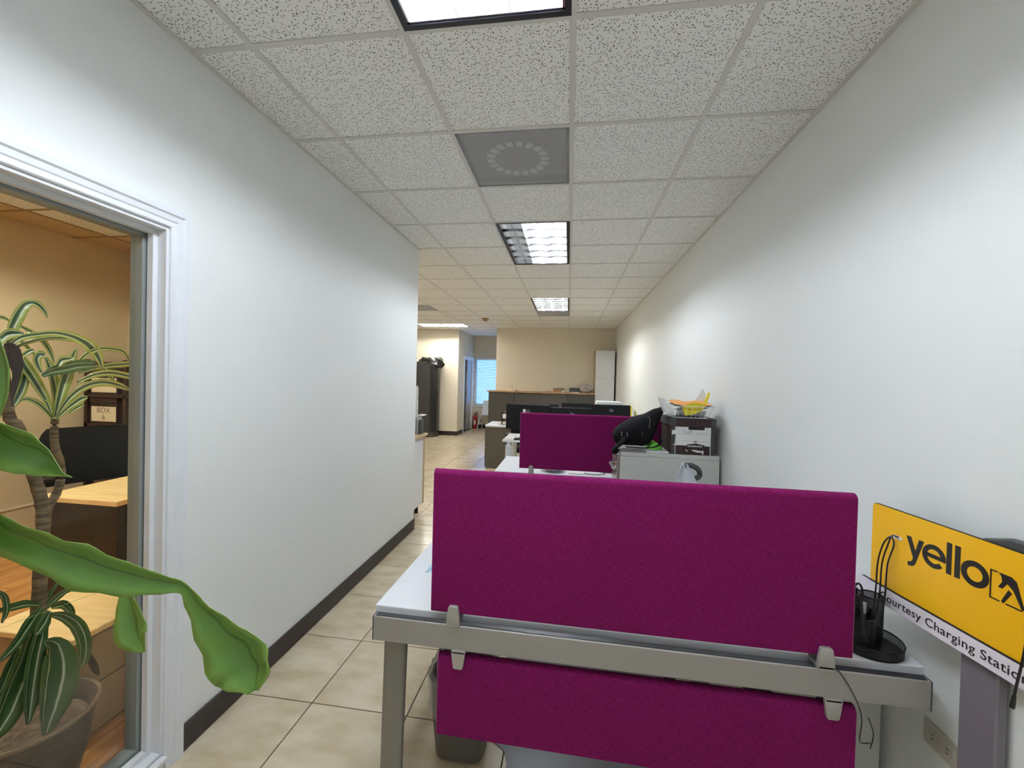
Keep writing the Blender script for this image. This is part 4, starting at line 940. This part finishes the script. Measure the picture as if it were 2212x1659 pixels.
# passage: chair, extinguisher, switch
wc = thing('side_chair', 'white plastic side chair below the passage window', 'chair', (-2.40, 12.0, 0), -.15)
rows = []
for i in range(14):
    v = i/13
    if v < .5: y, z = -.20+.40*(v/.5), .445-.02*math.sin(PI*v/.5)
    else: q = (v-.5)/.5; y, z = .20+.07*q, .445+.38*q+.03*q*q
    hw = .21-.02*abs(2*v-1)
    f = [(hw*(2*k/8-1), y+.02*(2*k/8-1)**2*-1*(1 if v > .5 else 0), z+.012*(2*k/8-1)**2*(1 if v < .5 else 0)) for k in range(9)]
    rows.append(f + [(p[0], p[1]+.008, p[2]-.010) for p in f[::-1]])
MB().grid(rows, close=True).build('shell', 'white_trim', wc, 60)
for sx in (-1, 1):
    for sy in (-1, 1): MB().tube([(sx*.15, sy*.14, .435), (sx*.21, sy*.20, 0)], [.014, .011], 10).build('leg', 'white_trim', wc, 60)
fe = thing('fire_extinguisher', 'red fire extinguisher on the floor behind the white chair', 'fire extinguisher', (-2.77, 12.16, 0))
MB().lathe([(.06, 0), (.065, .01), (.065, .33), (.05, .38), (.022, .40), (.022, .42)], 20).build('cylinder', 'red', fe, 50)
MB().box(-.015, .015, -.015, .015, .42, .45).prism([(-.02, .44), (.10, .455), (.10, .47), (-.02, .46)], 'y', -.01, .01).prism([(-.02, .47), (.10, .50), (.10, .512), (-.02, .485)], 'y', -.01, .01).build('valve_lever', 'black', fe)
MB().tube(smoothpath([(.02, 0, .43), (.09, -.02, .40), (.16, -.05, .30), (.20, -.07, .20)], 5), [.009]*15+[.013], 8).build('hose', 'black', fe, 60)
MB().box(-.03, .03, -.0665, -.06, .12, .25).build('instruction_label', 'paper', fe)
sw = thing('light_switch', 'white light switch on the passage wall before the door', 'light switch', (-2.88, 10.98, 1.22))
MB().box(0, .005, -.036, .036, -.058, .058, .002).build('plate', 'white_trim', sw); MB().box(.005, .010, -.008, .008, -.014, .014, .001).build('rocker', 'white_trim', sw)

# ------------------------------------------------------------------ the glazed office
od = thing('office_desk', 'maple topped desk with black panels inside the glazed office', 'desk', (-3.24, 2.11, 0))
MB().box(0, .58, 0, 1.35, .707, .737, .002).build('desk_top', 'maple', od)
MB().box(.03, .55, .03, .06, .02, .707, .002).build('end_panel', 'black', od); MB().box(.03, .55, 1.29, 1.32, .02, .707, .002).build('end_panel', 'black', od); MB().box(.50, .53, .06, 1.29, .10, .707, .002).build('modesty_panel', 'black', od)
MB().box(.05, .30, .07, .50, .02, .68, .003).build('drawer_box', 'black', od)
tag(MB().box(-2.95, -2.72, 2.22, 2.62, .737, .7385).build('desk_sheet', 'maple', None), 'pale sheet lying flat on the maple desk', 'paper')
ms = thing('computer_mouse', 'black computer mouse on the maple office desk', 'mouse', (-2.96, 2.72, .737), .5)
MB().lathe([(.028, 0), (.033, .006), (.030, .02), (.018, .032), (.004, .036)], 20, sy=1.6).build('mouse_shell', 'black', ms, 60); MB().lathe([(.004, .030), (.004, .040)], 10, (0, .025, 0)).build('scroll_wheel', 'grey_dark', ms)
office_chair('big black office chair behind the maple desk', (-3.70, 2.80), PI/2-.45, back='black_rough', loop=False, zs=.50, zb=1.045, wide=1.35)
bpd = thing('drawer_pedestal', 'beige two drawer pedestal behind the glass next to the potted plant', 'drawer unit', (-2.36, 1.375, 0))
MB().box(0, .43, 0, .44, .02, .425, .003).build('body', 'shaded_beige', bpd); MB().box(-.004, .437, -.004, .444, .425, .45, .003).build('top_panel', 'maple', bpd)
for k in range(2): dr = MB().box(.43, .445, .005, .435, .025+k*.2, .218+k*.2, .002).build('drawer', 'shaded_beige', bpd)
MB().box(.02, .41, .02, .42, 0, .02).build('plinth', 'black', bpd)
sh = thing('box_shelf', 'dark wood open shelf stacked with file boxes in the office', 'shelf', (-4.70, 3.42, 0))
for x in (0, .44, .88, 1.30): MB().box(x, x+.035, 0, .03, 0, 1.62).box(x, x+.035, .37, .40, 0, 1.62).build('upright', 'brownwood', sh)
for z in (.25, .62, .985, 1.27, 1.585): MB().box(0, 1.335, 0, .40, z-.02, z+.012).build('shelf_board', 'brownwood', sh)
def archive(label, x, z, w_, h, txt=None, side=False):
    t = thing('archive_box', label, 'cardboard box', (x, 3.435, z)); MB().box(0, w_, 0, .33, 0, h, .002).build('box_body', 'boxbrown' if not side else 'paper_warm', t)
    MB().box(.01, w_-.01, -.003, 0, h*.08, h*.66, .001).build('label_panel', 'paper_warm', t); MB().box(w_*.36, w_*.64, -.004, -.001, h*.68, h*.78).build('hand_hole', 'sign_black', t)
    MB().box(-.004, w_+.004, -.006, .334, h*.80, h, .002).build('lid', 'boxbrown', t)
    if txt:
        for i, tx in enumerate(txt): text('handwriting', tx, .075, 'ink', t, (w_*.5, -.0035, h*(.42-.27*i)), ext=.0003, offset=-.0012, align='CENTER')
archive('file box marked BOX 6 on the dark office shelf', -4.64, .997, .30, .25, ('BOX', '6')); archive('file box on the upper shelf above BOX 6', -4.64, 1.282, .30, .24)
def stripes(label, x, z, n, h):
    t = thing('document_row', label, 'files', (x, 3.45, z))
    for i in range(n): MB().box(i*.03, i*.03+.027, 0, .28, 0, h-.01*(i % 3), .001).build('file', 'paper_warm', t)
stripes('row of cream files on the shelf right of BOX 6', -4.22, .997, 11, .22); stripes('row of cream files on the top of the office shelf', -4.22, 1.282, 11, .26); stripes('row of cream files on the shelf below BOX 6', -4.22, .632, 11, .28)

# ------------------------------------------------------------------ plants
def leaf(name, P, depth, parent, m, fold=.35, wave=.0, X=None, Y=None, root=None, n=4, org=Vector((0, 0, 0))):
    """P: (px, py, half width px[, depth offset]) along the midrib in the photo, placed on plane X or Y"""
    S = smoothpath([tuple(p) + ((0,) if len(p) == 3 else ()) for p in P], n)
    def pt(x, y, o): return un(x, y, X=X+o) if X is not None else un(x, y, Y=Y+o)
    rows = []
    for i, (x, y, h, o) in enumerate(S):
        a, b = S[max(i-1, 0)], S[min(i+1, len(S)-1)]; dx, dy = b[0]-a[0], b[1]-a[1]; l = math.hypot(dx, dy) or 1
        nx, ny = -dy/l, dx/l; row = []; h = max(h, .4)
        for k in range(7):
            u = -1+k/3; hw = h*(1+wave*math.sin(i*1.7+k)); q = pt(x+nx*hw*u, y+ny*hw*u, o)
            sc = h/FPX*1.2; v = Vector((-1, 0, 0)) if X is not None else Vector((0, 1, 0))
            q = q + v*(fold*sc*(1-abs(u))*1.2) + v*(wave*sc*math.sin(i*1.3+u*2)); row.append(q-org)
        rows.append(row)
    if root is not None:
        r0 = Vector(root)-org; rows.insert(0, [r0+(rows[0][k]-rows[0][3])*.25 for k in range(7)])
    me = bpy.data.meshes.new(name); nr = len(rows)
    me.from_pydata([tuple(p) for r in rows for p in r], [], [(i*7+k, i*7+k+1, (i+1)*7+k+1, (i+1)*7+k) for i in range(nr-1) for k in range(6)])
    uv = me.uv_layers.new(name='UVMap')
    for lp in me.loops: vi = lp.vertex_index; uv.data[lp.index].uv = ((vi % 7)/6, (vi//7)/(nr-1))
    for p in me.polygons: p.use_smooth = True
    me.materials.append(M[m])
    o = link(name, me, parent); md = o.modifiers.new('thickness', 'SOLIDIFY'); md.thickness = .0009; return o

fp = Vector((-1.24, .40, 0))
FP = thing('corridor_plant', 'potted plant with broad green leaves reaching across the office glass', 'plant', fp)
MB().lathe([(.11, 0), (.125, .01), (.155, .26), (.165, .27), (.165, .30), (.145, .30), (.14, .26), (.0, .26)], 32).build('pot', 'pot', FP, 40)
MB().lathe([(.138, .262), (.05, .272)], 24).build('soil', 'soil', FP)
MB().tube([(0, 0, .26), (.01, .01, .6), (-.01, .02, .95), (.0, .03, 1.22)], [.024, .022, .020, .014], 10).build('stem', 'bark', FP, 60)
rt = lambda z: fp + Vector((0, .03, z))
leaf('leaf', [(-40, 1135, 40), (0, 1157, 41, .01), (80, 1190, 41, .02), (170, 1226, 50, .05), (270, 1252, 37, .08), (350, 1263, 21, .10), (396, 1272, 13, .11), (422, 1312, 22, .12), (465, 1372, 46, .12), (506, 1424, 70, .12), (532, 1463, 58, .12), (546, 1497, 14, .12)], 0, FP, 'leaf', .4, .05, Y=.80, root=rt(1.05), org=fp)
leaf('leaf', [(-60, 930, 38), (0, 964, 48, .01), (48, 980, 46, .02), (88, 1000, 32, .03), (118, 1017, 14, .03), (135, 1025, 4, .03), (155, 1031, .6, .03)], 0, FP, 'leaf', .5, .02, Y=.74, root=rt(1.15), org=fp)
leaf('leaf', [(262, 1262, 6, .04), (270, 1285, 14, .03), (275, 1315, 25, .02), (280, 1350, 35, .01), (282, 1374, 37), (297, 1394, 22), (312, 1408, 2)], 0, FP, 'leaf', .3, .02, Y=.90, root=fp+Vector((.05, .06, 1.0)), org=fp)
leaf('leaf', [(-30, 690, 8), (-12, 740, 14), (0, 800, 19), (0, 850, 16), (-8, 900, 8), (-14, 925, 1)], 0, FP, 'leaf', .3, .02, Y=.72, root=rt(1.20), org=fp)

op = Vector((-1.85, 1.19, 0))
OP = thing('potted_dracaena', 'striped leafy plant with two woody stems in a brown pot behind glass', 'plant', op)
MB().lathe([(.10, 0), (.115, .01), (.15, .14), (.166, .255), (.176, .285), (.182, .305), (.172, .312), (.158, .30), (.148, .25), (.0, .25)], 40).build('pot', 'pot', OP, 40)
MB().tube([(.177*math.cos(a), .177*math.sin(a), .306) for a in [2*PI*i/48 for i in range(49)]], .008, 8).build('pot_rim', 'pot_rim', OP, 60)
MB().lathe([(.155, .252), (.10, .262), (.02, .268)], 24).build('soil', 'soil', OP)
OX_ = -1.87
def trunk(P, r): MB().tube([un(x, y, X=OX_+o)-op for x, y, o in smoothpath(P, 4)], r, 10).build('stem', 'bark', OP, 60)
def rr(P, a, b): n = len(smoothpath(P, 4)); return [(a+(b-a)*i/(n-1))*(1+.06*math.sin(i*2.2)) for i in range(n)]
T1 = [(78, 1480, 0), (84, 1300, 0), (90, 1200, 0), (93, 1120, 0), (89, 1080, 0), (74, 1030, 0), (52, 965, 0), (38, 920, 0), (22, 905, 0), (14, 860, 0), (8, 800, 0), (8, 752, 0)]
T2 = [(88, 1200, -.01), (98, 1130, -.02), (104, 1095, -.02), (120, 1070, -.02), (131, 1035, -.02), (130, 1000, -.02), (119, 965, -.02), (117, 930, -.02), (119, 905, -.02)]
trunk(T1, rr(T1, .0215, .0135)); trunk(T2, rr(T2, .015, .0115))
LV = [  # head B
 ('var', [(118, 902, 4), (104, 868, 8), (82, 830, 12), (58, 792, 12), (44, 765, 4)], 0), ('var', [(120, 900, 5), (133, 850, 12), (146, 810, 14), (158, 772, 9), (166, 752, 2)], .01),
 ('var', [(119, 900, 4), (122, 850, 10), (112, 800, 10), (98, 770, 3)], -.03), ('var', [(123, 900, 3), (150, 862, 7), (185, 835, 8), (225, 826, 8), (262, 834, 6), (284, 845, 1)], .03),
 ('var', [(122, 905, 3), (150, 880, 6), (176, 862, 8), (190, 858, 2)], .06), ('var', [(115, 904, 3), (100, 885, 6), (82, 870, 6), (60, 862, 5), (44, 866, 2)], 0),
 ('dark_leaf', [(92, 812, 4), (112, 802, 9), (140, 796, 12), (175, 789, 12), (208, 788, 8)], .05), ('var', [(160, 795, 2), (185, 768, 5), (215, 754, 5), (245, 754, 5), (268, 760, 5), (279, 778, 3), (281, 792, .8)], .02),
 ('var', [(170, 806, 2), (205, 795, 5), (245, 789, 6), (300, 785, 6)], -.03), ('var', [(168, 826, 3), (205, 810, 6), (245, 806, 7), (300, 818, 6)], .04), ('var', [(212, 788, 3), (228, 800, 5), (240, 815, 4), (249, 824, 1)], 0),
 ('var', [(98, 768, 4), (88, 765, 9), (80, 778, 9), (90, 805, 3)], .06), ('var', [(126, 790, 6), (135, 778, 9), (152, 775, 5), (162, 772, 1)], .06), ('var', [(112, 895, 3), (104, 872, 7), (98, 866, 4)], .05), ('var', [(150, 892, 2), (168, 880, 5), (182, 874, 3)], .06),
 # head A
 ('var', [(16, 752, 4), (45, 730, 7), (85, 722, 6), (125, 720, 7), (165, 730, 9), (198, 750, 13), (215, 775, 9), (221, 800, 1)], .02), ('var', [(22, 755, 3), (60, 740, 4), (100, 731, 4), (140, 731, 5), (185, 738, 5)], -.02),
 ('var', [(18, 740, 5), (28, 710, 13), (42, 680, 14), (56, 660, 12), (72, 654, 7), (86, 660, 7), (97, 673, 5), (103, 687, .8)], .04), ('var', [(-4, 740, 8), (18, 722, 12), (36, 720, 9), (52, 721, 2)], .06),
 ('var', [(40, 702, 2), (70, 718, 5), (95, 738, 6), (110, 762, 5), (118, 785, 1)], -.04), ('var', [(-12, 684, 3), (8, 686, 4), (22, 694, 1)], 0), ('var', [(40, 730, 3), (62, 752, 4), (86, 778, 3)], -.03),
 ('var', [(58, 805, 8), (48, 840, 12), (34, 868, 8), (26, 880, 4)], -.01), ('dead', [(10, 746, 5), (28, 756, 14), (36, 785, 15), (36, 812, 9), (30, 838, 7), (27, 862, 3), (26, 878, 1)], .05), ('var', [(46, 772, 3), (62, 760, 6), (74, 756, 3)], 0),
 # low rosette
 ('dark_leaf', [(100, 1312, 5), (122, 1292, 7), (144, 1275, 5), (158, 1267, 1)], .02), ('dark_leaf', [(96, 1308, 3), (108, 1284, 5), (122, 1264, 3), (129, 1258, .6)], 0), ('dark_leaf', [(96, 1308, 4), (60, 1304, 8), (25, 1312, 8), (-10, 1322, 3)], .02),
 ('dark_leaf', [(90, 1312, 5), (66, 1345, 12), (36, 1390, 10), (0, 1428, 4)], .06), ('dark_leaf', [(104, 1318, 6), (82, 1362, 20), (62, 1430, 26), (36, 1500, 30), (8, 1560, 22), (-20, 1600, 8)], .05), ('dark_leaf', [(102, 1322, 5), (88, 1380, 16), (74, 1450, 20), (66, 1520, 15), (60, 1566, 3)], .08),
 ('dark_leaf', [(98, 1386, 5), (124, 1400, 28), (132, 1440, 40), (122, 1500, 37), (106, 1556, 20), (94, 1602, 1)], .11), ('dark_leaf', [(112, 1328, 5), (142, 1334, 13), (168, 1352, 18), (182, 1385, 17), (182, 1420, 12), (175, 1440, 3)], .06),
 ('dark_leaf', [(112, 1312, 4), (136, 1306, 10), (152, 1318, 10), (160, 1335, 3)], 0), ('dark_leaf', [(-8, 1278, 4), (10, 1290, 8), (14, 1318, 7), (4, 1346, 2)], .04), ('dead', [(190, 1412, 4), (197, 1425, 8), (206, 1445, 9), (214, 1458, 2)], .02),
 ('dark_leaf', [(108, 1320, 4), (98, 1340, 13), (84, 1362, 10), (76, 1372, 2)], .09), ('dark_leaf', [(40, 1400, 4), (22, 1440, 10), (6, 1480, 10), (-14, 1520, 3)], .02)]
for m, Pq, o in LV: leaf('leaf', Pq, 0, OP, m, .5, .02, X=OX_+o, org=op)
